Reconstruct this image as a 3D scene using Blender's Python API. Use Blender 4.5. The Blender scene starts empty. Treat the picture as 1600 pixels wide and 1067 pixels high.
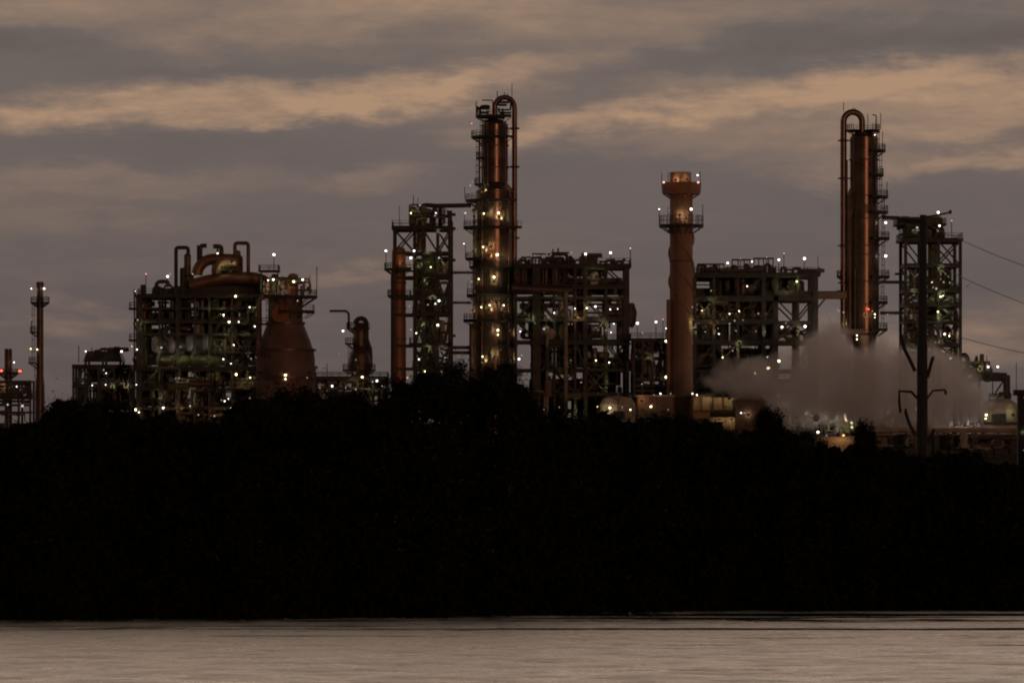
import bpy, math, random
import numpy as np
from mathutils import Vector, Matrix

R = math.radians
sc = bpy.context.scene
col = sc.collection

# ------------------------------------------------------------------ camera
CAM_H = 8.8            # eye height over the water, metres
K = 7611.0             # focal length in photo pixels (1600 wide, 12 degree lens)
HOR = 660.0            # photo row of the horizon
cam_d = bpy.data.cameras.new('camera')
cam = bpy.data.objects.new('camera', cam_d)
col.objects.link(cam)
cam.location = (0, 0, CAM_H)
cam.rotation_euler = (R(90), 0, 0)
cam_d.sensor_width = 36.0
cam_d.lens = 36.0 * K / 1600.0
cam_d.shift_y = (HOR - 533.5) / 1600.0
cam_d.clip_start = 1.0
cam_d.clip_end = 80000.0
sc.camera = cam

# ------------------------------------------------------------------ exposure, sampling
sc.view_settings.view_transform = 'Standard'
sc.view_settings.look = 'None'
sc.view_settings.exposure = 0.0
sc.view_settings.gamma = 1.0
sc.cycles.use_denoising = True
sc.cycles.sample_clamp_indirect = 4.0
sc.cycles.max_bounces = 10
sc.cycles.volume_bounces = 8
sc.cycles.volume_step_rate = 1.0
sc.cycles.volume_max_steps = 96
sc.cycles.filter_width = 2.0

# ------------------------------------------------------------------ world: dusk sky with lit cloud banks
SUN_EL, SUN_AZ = 1.5, 163.0        # degrees; azimuth clockwise from +Y (behind the camera)
w = bpy.data.worlds.new('World')
sc.world = w
w.use_nodes = True
nt = w.node_tree
nt.nodes.clear()
def N(kind, **kw):
    n = nt.nodes.new(kind)
    for k, v in kw.items():
        setattr(n, k, v)
    return n
def L(a, b):
    nt.links.new(a, b)
def M(op, a, b=None, c=None, clamp=False):
    n = N('ShaderNodeMath', operation=op, use_clamp=clamp)
    for i, v in enumerate((a, b, c)):
        if v is None:
            continue
        if isinstance(v, (int, float)):
            n.inputs[i].default_value = v
        else:
            L(v, n.inputs[i])
    return n.outputs[0]
tc = N('ShaderNodeTexCoord')
sep = N('ShaderNodeSeparateXYZ')
L(tc.outputs['Generated'], sep.inputs[0])
az = M('ARCTAN2', sep.outputs[0], sep.outputs[1])
el = M('ARCSINE', sep.outputs[2])
U = M('MULTIPLY', az, 7.611)        # azimuth and elevation in units of 7.5 degrees
V = M('MULTIPLY', el, 7.611)
uv = N('ShaderNodeCombineXYZ')
L(U, uv.inputs[0]); L(V, uv.inputs[1])
# wispy warp
def noise(vec_scale, scale, detail, rough=0.55, off=(0, 0, 0), rot=0.0):
    mp = N('ShaderNodeMapping')
    mp.inputs['Location'].default_value = off
    mp.inputs['Rotation'].default_value = (0, 0, rot)
    mp.inputs['Scale'].default_value = vec_scale
    L(uv.outputs[0], mp.inputs[0])
    t = N('ShaderNodeTexNoise')
    t.inputs['Scale'].default_value = scale
    t.inputs['Detail'].default_value = detail
    t.inputs['Roughness'].default_value = rough
    L(mp.outputs[0], t.inputs['Vector'])
    return t
wn = noise((1, 3.2, 1), 4.0, 5, 0.6, (3.1, 1.7, 0.4), R(-6))
wsub = N('ShaderNodeVectorMath', operation='SUBTRACT')
L(wn.outputs['Color'], wsub.inputs[0]); wsub.inputs[1].default_value = (0.5, 0.5, 0.5)
wmul = N('ShaderNodeVectorMath', operation='MULTIPLY')
L(wsub.outputs[0], wmul.inputs[0]); wmul.inputs[1].default_value = (0.34, 0.13, 0)
wn2 = noise((1, 2.6, 1), 15.0, 4, 0.6, (8.1, 0.7, 2.4), R(-9))
wsub2 = N('ShaderNodeVectorMath', operation='SUBTRACT')
L(wn2.outputs['Color'], wsub2.inputs[0]); wsub2.inputs[1].default_value = (0.5, 0.5, 0.5)
wmul2 = N('ShaderNodeVectorMath', operation='MULTIPLY_ADD')
L(wsub2.outputs[0], wmul2.inputs[0]); wmul2.inputs[1].default_value = (0.10, 0.020, 0); L(wmul.outputs[0], wmul2.inputs[2])
wadd = N('ShaderNodeVectorMath', operation='ADD')
L(uv.outputs[0], wadd.inputs[0]); L(wmul2.outputs[0], wadd.inputs[1])
# (azimuth, elevation, half width, half height, tilt deg, amount): lit banks > 0, dark banks < 0
BANKS = [
    (-0.70, 0.487, 0.30, 0.022, 0, 0.70),
    (-0.42, 0.500, 0.22, 0.022, 4, 0.45),
    (-0.36, 0.476, 0.16, 0.014, 5, 0.40),
    (-0.17, 0.518, 0.20, 0.022, 8, 0.55),
    (-0.25, 0.490, 0.14, 0.016, 10, 0.30),
    (0.02, 0.548, 0.16, 0.018, 8, 0.24),
    (-0.74, 0.655, 0.26, 0.040, 0, 0.30),
    (-0.18, 0.652, 0.20, 0.026, 2, 0.36),
    (-0.42, 0.605, 0.22, 0.024, 5, 0.22),
    (0.14, 0.640, 0.30, 0.040, 0, 0.20),
    (0.17, 0.471, 0.20, 0.018, 7, 0.72),
    (0.42, 0.506, 0.24, 0.020, 9, 0.46),
    (0.58, 0.532, 0.24, 0.026, 2, 0.72),
    (0.76, 0.500, 0.24, 0.036, 4, 0.50),
    (0.72, 0.452, 0.26, 0.020, 9, 0.42),
    (0.40, 0.442, 0.28, 0.030, 3, 0.26),
    (0.76, 0.404, 0.24, 0.015, 3, 0.55),
    (-0.20, 0.385, 0.13, 0.018, 2, 0.22),
    (-0.66, 0.378, 0.22, 0.026, 0, 0.20),
    (-0.68, 0.310, 0.20, 0.030, 0, 0.12),
    (-0.24, 0.232, 0.14, 0.018, 6, 0.26),
    (-0.66, 0.160, 0.10, 0.016, 0, 0.24),
    (0.72, 0.135, 0.16, 0.035, -4, 0.30),
    (0.50, 0.120, 0.16, 0.040, 0, 0.22),
    (-0.78, 0.582, 0.18, 0.022, -2, -0.50),
    (-0.48, 0.543, 0.26, 0.014, 0, -0.26),
    (0.40, 0.580, 0.26, 0.024, 5, -0.28),
    (0.74, 0.598, 0.30, 0.030, 3, -0.40),
    (-0.45, 0.430, 0.32, 0.028, 0, -0.26),
    (0.10, 0.400, 0.30, 0.040, 3, -0.20),
    (0.62, 0.350, 0.30, 0.028, 0, -0.12),
]
acc = None
for (bu, bv, su, sv, tilt, amt) in BANKS:
    mp = N('ShaderNodeMapping', vector_type='TEXTURE')
    mp.inputs['Location'].default_value = (bu, bv, 0)
    mp.inputs['Rotation'].default_value = (0, 0, R(tilt))
    mp.inputs['Scale'].default_value = (su, sv, 1)
    L(wadd.outputs[0], mp.inputs[0])
    dt = N('ShaderNodeVectorMath', operation='DOT_PRODUCT')
    L(mp.outputs[0], dt.inputs[0]); L(mp.outputs[0], dt.inputs[1])
    e = M('EXPONENT', M('MULTIPLY', dt.outputs['Value'], -1.0))
    acc = M('MULTIPLY', e, amt) if acc is None else M('MULTIPLY_ADD', e, amt, acc)
streak = noise((1, 5.0, 1), 3.2, 7, 0.62, (0.3, 5.2, 1.0), R(-5)).outputs['Fac']
fine = noise((1, 4.0, 1), 14.0, 6, 0.62, (7.3, 2.2, 1.0), R(-8)).outputs['Fac']
big = noise((0.5, 1.6, 1), 1.1, 3, 0.5, (2.0, 0.0, 4.0)).outputs['Fac']
tex = M('ADD', M('MULTIPLY', M('SUBTRACT', streak, 0.16), 1.55), M('MULTIPLY', M('SUBTRACT', fine, 0.2), 0.85))     # about 0.78 on average
# veil: thin lit cloud everywhere above, clear grey below
veil = N('ShaderNodeMapRange', interpolation_type='SMOOTHSTEP')
L(V, veil.inputs[0])
for i, v in zip((1, 2, 3, 4), (0.30, 0.98, 0.02, 0.44)):
    veil.inputs[i].default_value = v
veil_t = M('MULTIPLY', veil.outputs[0], M('MULTIPLY', big, 1.5))
t_raw = M('MULTIPLY', M('ADD', acc, veil_t), M('ADD', M('MULTIPLY', tex, 1.2), 0.06))
t_fin = M('ADD', t_raw, M('MULTIPLY_ADD', M('SUBTRACT', streak, 0.5), 0.30, M('MULTIPLY', M('SUBTRACT', fine, 0.5), 0.10)), clamp=True)
base = N('ShaderNodeValToRGB')
base.color_ramp.elements[0].position = 0.0
base.color_ramp.elements[0].color = (0.098, 0.077, 0.071, 1)
base.color_ramp.elements[1].position = 0.42
base.color_ramp.elements[1].color = (0.147, 0.119, 0.112, 1)
e = base.color_ramp.elements.new(0.14); e.color = (0.114, 0.093, 0.090, 1)
e = base.color_ramp.elements.new(0.80); e.color = (0.152, 0.127, 0.116, 1)
L(V, base.inputs[0])
lit = N('ShaderNodeMix', data_type='RGBA')
L(t_fin, lit.inputs[0])
L(base.outputs[0], lit.inputs[6])
lit.inputs[7].default_value = (0.41, 0.262, 0.168, 1)
# sky outside the view, dimmed to keep the trees black
cosaz = M('COSINE', az)
dim = N('ShaderNodeMapRange', interpolation_type='SMOOTHSTEP')
L(cosaz, dim.inputs[0])
for i, v in zip((1, 2, 3, 4), (-0.5, 0.80, 0.085, 1.0)):
    dim.inputs[i].default_value = v
high = N('ShaderNodeValToRGB')                 # unseen sky above the frame: brightened for the water, dulled overhead for the trees
high.color_ramp.elements[0].position = 0.0
high.color_ramp.elements[0].color = (0.417, 0.417, 0.417, 1)
high.color_ramp.elements[1].position = 1.0
high.color_ramp.elements[1].color = (0.05, 0.05, 0.05, 1)
for p_, v_ in ((0.060, 0.417), (0.10, 1.0), (0.26, 1.0), (0.45, 0.10)):
    e = high.color_ramp.elements.new(p_); e.color = (v_, v_, v_, 1)
L(M('MULTIPLY', el, 0.6366), high.inputs[0])
hs = N('ShaderNodeSeparateColor'); L(high.outputs[0], hs.inputs[0])
bgc = N('ShaderNodeBackground')
L(lit.outputs[2], bgc.inputs[0])
L(M('MULTIPLY', M('MULTIPLY', dim.outputs[0], hs.outputs[0]), M('MULTIPLY_ADD', M('MINIMUM', t_raw, 0.0), 0.9, 2.4)), bgc.inputs[1])
sky = N('ShaderNodeTexSky', sky_type='NISHITA')
sky.sun_disc = False
sky.sun_elevation = R(SUN_EL)
sky.sun_rotation = R(SUN_AZ)
sky.altitude = 0
bgs = N('ShaderNodeBackground')
L(sky.outputs[0], bgs.inputs[0])
bgs.inputs[1].default_value = 0.002
adds = N('ShaderNodeAddShader')
L(bgc.outputs[0], adds.inputs[0]); L(bgs.outputs[0], adds.inputs[1])
wout = N('ShaderNodeOutputWorld')
L(adds.outputs[0], wout.inputs[0])

# ------------------------------------------------------------------ the low sun
sun_d = bpy.data.lights.new('sun', 'SUN')
sun_d.energy = 0.19
sun_d.angle = R(1.5)
sun_d.color = (1.0, 0.44, 0.24)
sun = bpy.data.objects.new('sun', sun_d)
col.objects.link(sun)
sd = Vector((math.sin(R(SUN_AZ)) * math.cos(R(SUN_EL)), math.cos(R(SUN_AZ)) * math.cos(R(SUN_EL)), math.sin(R(SUN_EL))))
sun.rotation_euler = sd.to_track_quat('Z', 'Y').to_euler()
sun.location = sd * 300

# ------------------------------------------------------------------ materials
def mat(name, c, rough=0.7, metal=0.0, var=0.35, scale=0.4, bump=0.0, stretch=(1, 1, 1), c2=None):
    m = bpy.data.materials.new(name)
    m.use_nodes = True
    t = m.node_tree
    b = t.nodes['Principled BSDF']
    co = t.nodes.new('ShaderNodeTexCoord')
    mp = t.nodes.new('ShaderNodeMapping')
    mp.inputs['Scale'].default_value = stretch
    t.links.new(co.outputs['Object'], mp.inputs[0])
    n = t.nodes.new('ShaderNodeTexNoise')
    n.inputs['Scale'].default_value = scale
    n.inputs['Detail'].default_value = 6
    n.inputs['Roughness'].default_value = 0.6
    t.links.new(mp.outputs[0], n.inputs['Vector'])
    r = t.nodes.new('ShaderNodeValToRGB')
    lo = c2 if c2 else tuple(x * (1 - var) for x in c)
    hi = tuple(min(1, x * (1 + var)) for x in c)
    r.color_ramp.elements[0].position = 0.33
    r.color_ramp.elements[0].color = (*lo, 1)
    r.color_ramp.elements[1].position = 0.68
    r.color_ramp.elements[1].color = (*hi, 1)
    t.links.new(n.outputs['Fac'], r.inputs[0])
    t.links.new(r.outputs[0], b.inputs['Base Color'])
    rr = t.nodes.new('ShaderNodeMapRange')
    t.links.new(n.outputs['Fac'], rr.inputs[0])
    rr.inputs[3].default_value = max(0.05, rough - 0.12)
    rr.inputs[4].default_value = min(1, rough + 0.12)
    t.links.new(rr.outputs[0], b.inputs['Roughness'])
    b.inputs['Metallic'].default_value = metal
    if bump:
        bp = t.nodes.new('ShaderNodeBump')
        bp.inputs['Strength'].default_value = bump
        bp.inputs['Distance'].default_value = 0.15
        t.links.new(n.outputs['Fac'], bp.inputs['Height'])
        t.links.new(bp.outputs[0], b.inputs['Normal'])
    return m

def emit(name, c, s):
    m = bpy.data.materials.new(name)
    m.use_nodes = True
    t = m.node_tree
    t.nodes.remove(t.nodes['Principled BSDF'])
    e = t.nodes.new('ShaderNodeEmission')
    e.inputs[0].default_value = (*c, 1)
    e.inputs[1].default_value = s
    t.links.new(e.outputs[0], t.nodes['Material Output'].inputs[0])
    return m

STEEL = mat('dark_steel', (0.060, 0.064, 0.056), 0.6, 0.0, 0.5, 0.5)
GRATE = mat('deck_steel', (0.055, 0.055, 0.050), 0.7, 0.0, 0.4, 0.8)
RAIL = mat('rail_steel', (0.12, 0.105, 0.085), 0.6, 0.0, 0.3, 0.8)
CLAD = mat('rust_cladding', (0.225, 0.150, 0.118), 0.32, 0.70, 0.30, 0.22, 0.10, (1, 1, 2.2))
CLADD = mat('dark_cladding', (0.155, 0.112, 0.092), 0.45, 0.5, 0.35, 0.3, 0.08, (1, 1, 2))
CHIM = mat('red_brown_concrete', (0.34, 0.20, 0.145), 0.75, 0.0, 0.30, 0.16, 0.1, (1, 1, 0.35))
CHIMTOP = mat('orange_steel', (0.40, 0.20, 0.12), 0.55, 0.0, 0.3, 0.4)
VESS = mat('rusty_vessel', (0.205, 0.138, 0.115), 0.62, 0.15, 0.40, 0.18, 0.1)
ORNG = mat('orange_vessel', (0.36, 0.165, 0.095), 0.5, 0.2, 0.35, 0.25, 0.05, (1, 1, 0.5))
DUCT = mat('brown_duct', (0.27, 0.16, 0.12), 0.42, 0.4, 0.30, 0.3)
GREY = mat('grey_insulation', (0.40, 0.36, 0.34), 0.6, 0.0, 0.30, 0.6)
GREEN = mat('green_equipment', (0.15, 0.17, 0.085), 0.6, 0.0, 0.35, 0.5)
PIPE = mat('brown_pipe', (0.12, 0.080, 0.064), 0.5, 0.3, 0.4, 0.5)
PIPEG = mat('grey_pipe', (0.26, 0.24, 0.20), 0.5, 0.2, 0.3, 0.5)
CONC = mat('concrete', (0.40, 0.35, 0.31), 0.85, 0.0, 0.3, 0.5, 0.1)
YWALL = mat('pale_wall', (0.50, 0.40, 0.25), 0.85, 0.0, 0.2, 0.6, 0.0, (3, 1, 0.4))
BROOF = mat('brown_sheet', (0.14, 0.085, 0.07), 0.7, 0.0, 0.3, 0.4)
POLE = mat('weathered_pole', (0.034, 0.042, 0.050), 0.8, 0.0, 0.3, 1.2, 0.1, (3, 3, 0.4))
WIRE = mat('wire', (0.05, 0.045, 0.045), 0.6)
BARK = mat('bark', (0.055, 0.045, 0.035), 0.9, 0.0, 0.3, 3.0)
LEAF = mat('foliage', (0.016, 0.020, 0.011), 0.9, 0.0, 0.35, 0.7)
LEAF.node_tree.nodes['Principled BSDF'].inputs['Specular IOR Level'].default_value = 0.05
SOIL = mat('soil', (0.060, 0.050, 0.038), 0.95, 0.0, 0.4, 0.05)
SOIL.node_tree.nodes['Principled BSDF'].inputs['Specular IOR Level'].default_value = 0.0
HOOD = mat('lamp_hood', (0.10, 0.10, 0.10), 0.5)
ROAD = mat('gravel_yard', (0.10, 0.09, 0.08), 0.95, 0.0, 0.3, 0.1)
FEATH = mat('dark_feathers', (0.05, 0.045, 0.04), 0.8)

EM = {
    'w': emit('white_lamp', (1.0, 0.90, 0.78), 5.0),
    'd': emit('dim_lamp', (1.0, 0.86, 0.72), 0.7),
    'y': emit('yellow_lamp', (1.0, 0.78, 0.42), 8.0),
    'g': emit('greenish_lamp', (0.86, 0.90, 0.36), 8.0),
    'o': emit('amber_lamp', (1.0, 0.50, 0.18), 6.0),
    'r': emit('red_beacon', (1.0, 0.07, 0.04), 6.0),
    'p': emit('pink_beacon', (1.0, 0.42, 0.34), 2.0),
}

EMF = {
    'y': emit('yellow_flood', (1.0, 0.80, 0.46), 24.0),
    'g': emit('greenish_flood', (0.84, 0.88, 0.42), 26.0),
    'o': emit('amber_flood', (1.0, 0.50, 0.18), 24.0),
    'w': emit('white_fill', (1.0, 0.86, 0.72), 110.0),  # strong fill, added for the exchanger heads and the steam
}

# ------------------------------------------------------------------ mesh builder
class MB:
    def __init__(self):
        self.v, self.f, self.s = [], [], []
    def add(self, vs, fs, smooth=False):
        o = len(self.v)
        self.v.extend(vs)
        for f in fs:
            self.f.append(tuple(i + o for i in f))
            self.s.append(smooth)
    def box(self, x0, x1, y0, y1, z0, z1):
        vs = [(x, y, z) for z in (z0, z1) for y in (y0, y1) for x in (x0, x1)]
        self.add(vs, [(0, 2, 3, 1), (4, 5, 7, 6), (0, 1, 5, 4), (2, 6, 7, 3), (0, 4, 6, 2), (1, 3, 7, 5)])
    def bar(self, p, q, w, h=None):
        p, q = Vector(p), Vector(q)
        h = h or w
        d = (q - p).normalized()
        up = Vector((0, 0, 1)) if abs(d.z) < 0.95 else Vector((0, 1, 0))
        a = d.cross(up).normalized() * (w / 2)
        b = a.cross(d).normalized() * (h / 2)
        vs = [tuple(c + sa * a + sb * b) for c in (p, q) for sa, sb in ((-1, -1), (1, -1), (1, 1), (-1, 1))]
        self.add(vs, [(3, 2, 1, 0), (4, 5, 6, 7), (0, 1, 5, 4), (1, 2, 6, 5), (2, 3, 7, 6), (3, 0, 4, 7)])
    def tube(self, pts, r, n=8, cap=True):
        pts = [Vector(p) for p in pts]
        rs = r if isinstance(r, (list, tuple)) else [r] * len(pts)
        vs, prev = [], None
        for i, p in enumerate(pts):
            a = pts[max(0, i - 1)]; b = pts[min(len(pts) - 1, i + 1)]
            d = (b - a).normalized()
            if prev is None:
                up = Vector((0, 1, 0)) if abs(d.y) < 0.9 else Vector((0, 0, 1))
                x = d.cross(up).normalized()
            else:
                x = (prev - d * prev.dot(d)).normalized()
            prev = x
            y = d.cross(x)
            for k in range(n):
                t = 2 * math.pi * k / n
                vs.append(tuple(p + (x * math.cos(t) + y * math.sin(t)) * rs[i]))
        fs = []
        for i in range(len(pts) - 1):
            for k in range(n):
                a, b = i * n + k, i * n + (k + 1) % n
                fs.append((a, b, b + n, a + n))
        self.add(vs, fs, True)
        if cap:
            m = (len(pts) - 1) * n
            self.add([vs[k] for k in range(n)], [tuple(range(n - 1, -1, -1))])
            self.add([vs[m + k] for k in range(n)], [tuple(range(n))])
    def lathe(self, cx, cy, prof, n=28, a0=0.0, a1=360.0, mtx=None):
        full = abs(a1 - a0) >= 359.9
        m = n if full else n + 1
        def ring(r, z):
            o = []
            for k in range(m):
                t = R(a0 + (a1 - a0) * k / n)
                p = Vector((r * math.cos(t), r * math.sin(t), z))
                p = mtx @ p if mtx else p + Vector((cx, cy, 0))
                o.append(tuple(p))
            return o
        for (r0, z0), (r1, z1) in zip(prof, prof[1:]):
            vs = ring(r0, z0) + ring(r1, z1)
            fs = []
            for k in range(n):
                k2 = (k + 1) % m
                fs.append((k, k2, m + k2, m + k))
            self.add(vs, fs, True)
    def build(self, name, material, parent=None, loc=None, label=None):
        me = bpy.data.meshes.new(name)
        o = Vector((0, 0, 0))
        if parent is not None:
            o = ORIG[parent.name]
        elif loc is not None:
            o = Vector(loc)
        me.from_pydata([(x - o.x, y - o.y, z - o.z) for x, y, z in self.v], [], self.f)
        me.polygons.foreach_set('use_smooth', self.s)
        me.materials.append(material)
        me.update()
        ob = bpy.data.objects.new(name, me)
        col.objects.link(ob)
        if parent is not None:
            ob.parent = parent
            ORIG[ob.name] = o.copy()
        elif loc is not None:
            ob.location = loc
            ORIG[ob.name] = o.copy()
        else:
            ORIG[ob.name] = Vector((0, 0, 0))
        if label:
            ob['label'] = label
        return ob
ORIG = {}
GZ = 3.0               # ground level of the plant

def X(px, Y):
    return (px - 800.0) * Y / K
def Z(py, Y):
    return CAM_H + (HOR - py) * Y / K

def tag(o, label, cat, group=None):
    o['label'] = label
    o['category'] = cat
    if group:
        o['group'] = group
    return o

# lamp meshes: a globe under a small hood, one per colour
def lamp_mesh(kind):
    mb = MB()
    n = 8
    prof = [(0.001, -0.5)] + [(0.5 * math.cos(R(a)), 0.5 * math.sin(R(a))) for a in (-60, -25, 10, 45)] + [(0.001, 0.5)]
    mb.lathe(0, 0, prof, n)
    k = len(mb.f)
    mb.lathe(0, 0, [(0.001, 0.72), (0.34, 0.62), (0.60, 0.40)], n)
    mb.bar((0, 0.1, 0.66), (0, 0.9, 0.66), 0.16)
    me = bpy.data.meshes.new('lamp_' + kind)
    me.from_pydata(mb.v, [], mb.f)
    me.materials.append(EM[kind]); me.materials.append(HOOD)
    for i, p in enumerate(me.polygons):
        p.material_index = 0 if i < k else 1
        p.use_smooth = mb.s[i]
    return me
def shielded_mesh(kind):
    """a floodlight turned to the plant: a bulb in a bowl whose back faces the water"""
    mb = MB()
    mb.lathe(0, 0, [(0.001, -0.45), (0.39, -0.22), (0.45, 0), (0.39, 0.22), (0.001, 0.45)], 8)
    k = len(mb.f)
    mtx = Vector((0, -1, -0.25)).to_track_quat('Z', 'Y').to_matrix().to_4x4()
    mb.lathe(0, 0, [(0.62, -0.30), (0.66, 0.1), (0.48, 0.46), (0.001, 0.6)], 10, mtx=mtx)
    me = bpy.data.meshes.new('hidden_flood_' + kind)
    me.from_pydata(mb.v, [], mb.f)
    me.materials.append(EMF[kind]); me.materials.append(HOOD)
    for i, p in enumerate(me.polygons):
        p.material_index = 0 if i < k else 1
    return me
LAMP = {k: lamp_mesh(k) for k in EM}
FLOOD = {k: shielded_mesh(k) for k in EMF}

class Thing:
    def __init__(self, name, px, Y, label, cat, group=None, z=GZ):
        o = bpy.data.objects.new(name, None)
        col.objects.link(o)
        o.location = (X(px, Y), Y, z)
        tag(o, label, cat, group)
        ORIG[o.name] = Vector(o.location)
        self.o, self.Y, self.s = o, Y, Y / K
    def P(self, px, py, yo=0.0):
        return Vector((X(px, self.Y + yo), self.Y + yo, Z(py, self.Y + yo)))
    def part(self, name, mb, material, parent=None, label=None):
        return mb.build(name, material, parent or self.o, label=label)
    # -- parts
    def lamp(self, px, py, kind='w', d=0.62, yo=-1.0):
        flood = d < 0.44 and kind in 'gyo'
        ob = bpy.data.objects.new('hidden_flood' if flood else 'lamp', (FLOOD if flood else LAMP)[kind])
        d = min(d, 0.38) * 1.5 if flood else d * (0.70 if d > 0.55 else 0.56)
        col.objects.link(ob)
        ob.parent = self.o
        ob.location = self.P(px, py, yo) - ORIG[self.o.name]
        ob.scale = (d, d, d)
        return ob
    def flood(self, px, py, kind='w', d=0.8, yo=-5.0):  # added fill light, its bulb turned away from the camera
        ob = bpy.data.objects.new('hidden_flood', FLOOD[kind])
        col.objects.link(ob)
        ob.parent = self.o
        ob.location = self.P(px, py, yo) - ORIG[self.o.name]
        ob.scale = (d, d, d)
    def lamp_run(self, decks, n, seed, kinds, yo=-10.8):
        """small deck lamps of mixed strength along the given decks: (x0, x1, row)"""
        rng = random.Random(seed)
        for _ in range(n):
            x0, x1, py = rng.choice(decks)
            self.lamp(rng.uniform(x0, x1), py - rng.uniform(9, 17), rng.choice(kinds), rng.uniform(.28, .56), yo)
    def polelamp(self, px, py, base_py, kind='w', d=0.62, yo=-1.0):
        mb = MB()
        a = self.P(px, base_py, yo); b = self.P(px, py, yo)
        mb.tube([a, b + Vector((0, 0.6 * d, 0.6 * d))], 0.09, 5)
        self.part('lamp_pole', mb, RAIL)
        return self.lamp(px, py, kind, d, yo)
    def pipe(self, pts, r, m=None, name='pipe', n=8, arc=True, bend=2.2):
        """pts are (px, py[, depth offset]); corners are rounded when the pipe is thick"""
        P = [self.P(*p) for p in pts]
        if arc and len(P) > 2:
            Q = [P[0]]
            for a, b, c in zip(P, P[1:], P[2:]):
                k = min(bend * r + 0.1, (b - a).length * 0.49, (c - b).length * 0.49)
                p0 = b + (a - b).normalized() * k
                p1 = b + (c - b).normalized() * k
                for t in (0, 0.33, 0.67, 1):
                    Q.append(p0.lerp(b, t).lerp(b.lerp(p1, t), t))
            Q.append(P[-1])
            P = Q
        mb = MB(); mb.tube(P, r, n)
        return self.part(name, mb, m or PIPE)
    def vdrum(self, px, py0, py1, rpx, m, yo=0.0, name='drum', dome=True, n=24):
        r = rpx * self.s
        p1 = self.P(px, py1, yo); z1 = p1.z; z0 = self.P(px, py0, yo).z
        mb = MB()
        prof = [(0.001, z1), (r, z1), (r, z0 - (0.5 * r if dome else 0))]
        if dome:
            for a in (25, 50, 72):
                prof.append((r * math.cos(R(a)), z0 - 0.5 * r + 0.5 * r * math.sin(R(a))))
        prof.append((0.001, z0))
        mb.lathe(p1.x, p1.y, prof, n)
        # flange rings
        for q in (0.25, 0.62):
            zz = z1 + (z0 - z1) * q
            mb.lathe(p1.x, p1.y, [(r, zz - 0.12), (r * 1.07, zz - 0.12), (r * 1.07, zz + 0.12), (r, zz + 0.12)], n)
        return self.part(name, mb, m)
    def hdrum(self, px, py, rpx, length, ang, m, yo=0.0, name='exchanger', label=None, shell=None):
        """horizontal drum; ang is the turn of its axis from the line of sight"""
        r = rpx * self.s
        c = self.P(px, py, yo)
        d = Vector((math.sin(R(ang)), math.cos(R(ang)), 0))
        mtx = Matrix.Translation(c) @ d.to_track_quat('Z', 'Y').to_matrix().to_4x4()
        prof = [(0.001, -0.18 * r), (0.55 * r, -0.14 * r), (0.9 * r, -0.02 * r), (1.0 * r, 0.1), (1.08 * r, 0.1), (1.08 * r, 0.45),
                (r * 0.98, 0.45), (r * 0.98, length), (0.6 * r, length + 0.25 * r), (0.001, length + 0.35 * r)]
        mb = MB(); mb.lathe(0, 0, prof[:7] if shell else prof, 24, mtx=mtx)
        if shell:
            hd = self.part(name, mb, m)
            mb = MB(); mb.lathe(0, 0, prof[6:], 24, mtx=mtx)
            m, name = shell, 'exchanger'
        for q in (0.25, 0.75):
            s = c + d * length * q
            mb.box(s.x - 0.8 * r, s.x + 0.8 * r, s.y - 0.25, s.y + 0.25, s.z - 1.25 * r, s.z - 0.7 * r)
        return self.part(name, mb, m, label=label)
    def rail(self, mb, path, h=1.15, step=1.8, closed=False):
        for a, b in zip(path, path[1:]):
            a, b = Vector(a), Vector(b)
            for k in (h, h * 0.52):
                mb.bar(a + Vector((0, 0, k)), b + Vector((0, 0, k)), 0.09)
            n = max(1, int((b - a).length / step))
            for i in range(n + 1):
                p = a.lerp(b, i / n)
                mb.bar(p, p + Vector((0, 0, h)), 0.09)
    def deck(self, x0, x1, py, yo0, yo1, th=0.35, rail=True, m=None, h=1.15, name='deck'):
        s = self.s
        z = Z(py, self.Y); a = X(x0, self.Y); b = X(x1, self.Y)
        y0, y1 = self.Y + yo0, self.Y + yo1
        mb = MB(); mb.box(a, b, y0, y1, z - th, z)
        d = self.part(name, mb, m or GRATE)
        if rail:
            rb = MB()
            i = 0.12
            self.rail(rb, [(a + i, y0 + i, z), (b - i, y0 + i, z), (b - i, y1 - i, z), (a + i, y1 - i, z), (a + i, y0 + i, z)], h)
            rb.build('handrail', RAIL, d)
        return d
    def ring(self, px, py, rin, rout, a0, a1, th=0.35, h=1.15, yo=0.0, rail=True, m=None):
        """ring platform round a column; angles from +X, 270 faces the camera"""
        p = self.P(px, py, yo)
        ri, ro = rin * self.s, rout * self.s
        n = max(6, int((a1 - a0) / 12))
        mb = MB()
        mb.lathe(p.x, p.y, [(ri, p.z - th), (ro, p.z - th), (ro, p.z), (ri, p.z), (ri, p.z - th)], n, a0, a1)
        for f in mb.s:
            pass
        # brackets
        for k in range(0, n + 1, 2):
            t = R(a0 + (a1 - a0) * k / n)
            c, s_ = math.cos(t), math.sin(t)
            mb.bar((p.x + ri * c, p.y + ri * s_, p.z - th - (ro - ri) * 0.6), (p.x + (ro - .2) * c, p.y + (ro - .2) * s_, p.z - th), 0.14)
        d = self.part('platform', mb, m or GRATE)
        if rail:
            rb = MB()
            path = []
            for k in range(n + 1):
                t = R(a0 + (a1 - a0) * k / n)
                path.append((p.x + (ro - .1) * math.cos(t), p.y + (ro - .1) * math.sin(t), p.z))
            self.rail(rb, path, h, 2.5)
            rb.build('handrail', RAIL, d)
        return d
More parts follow.
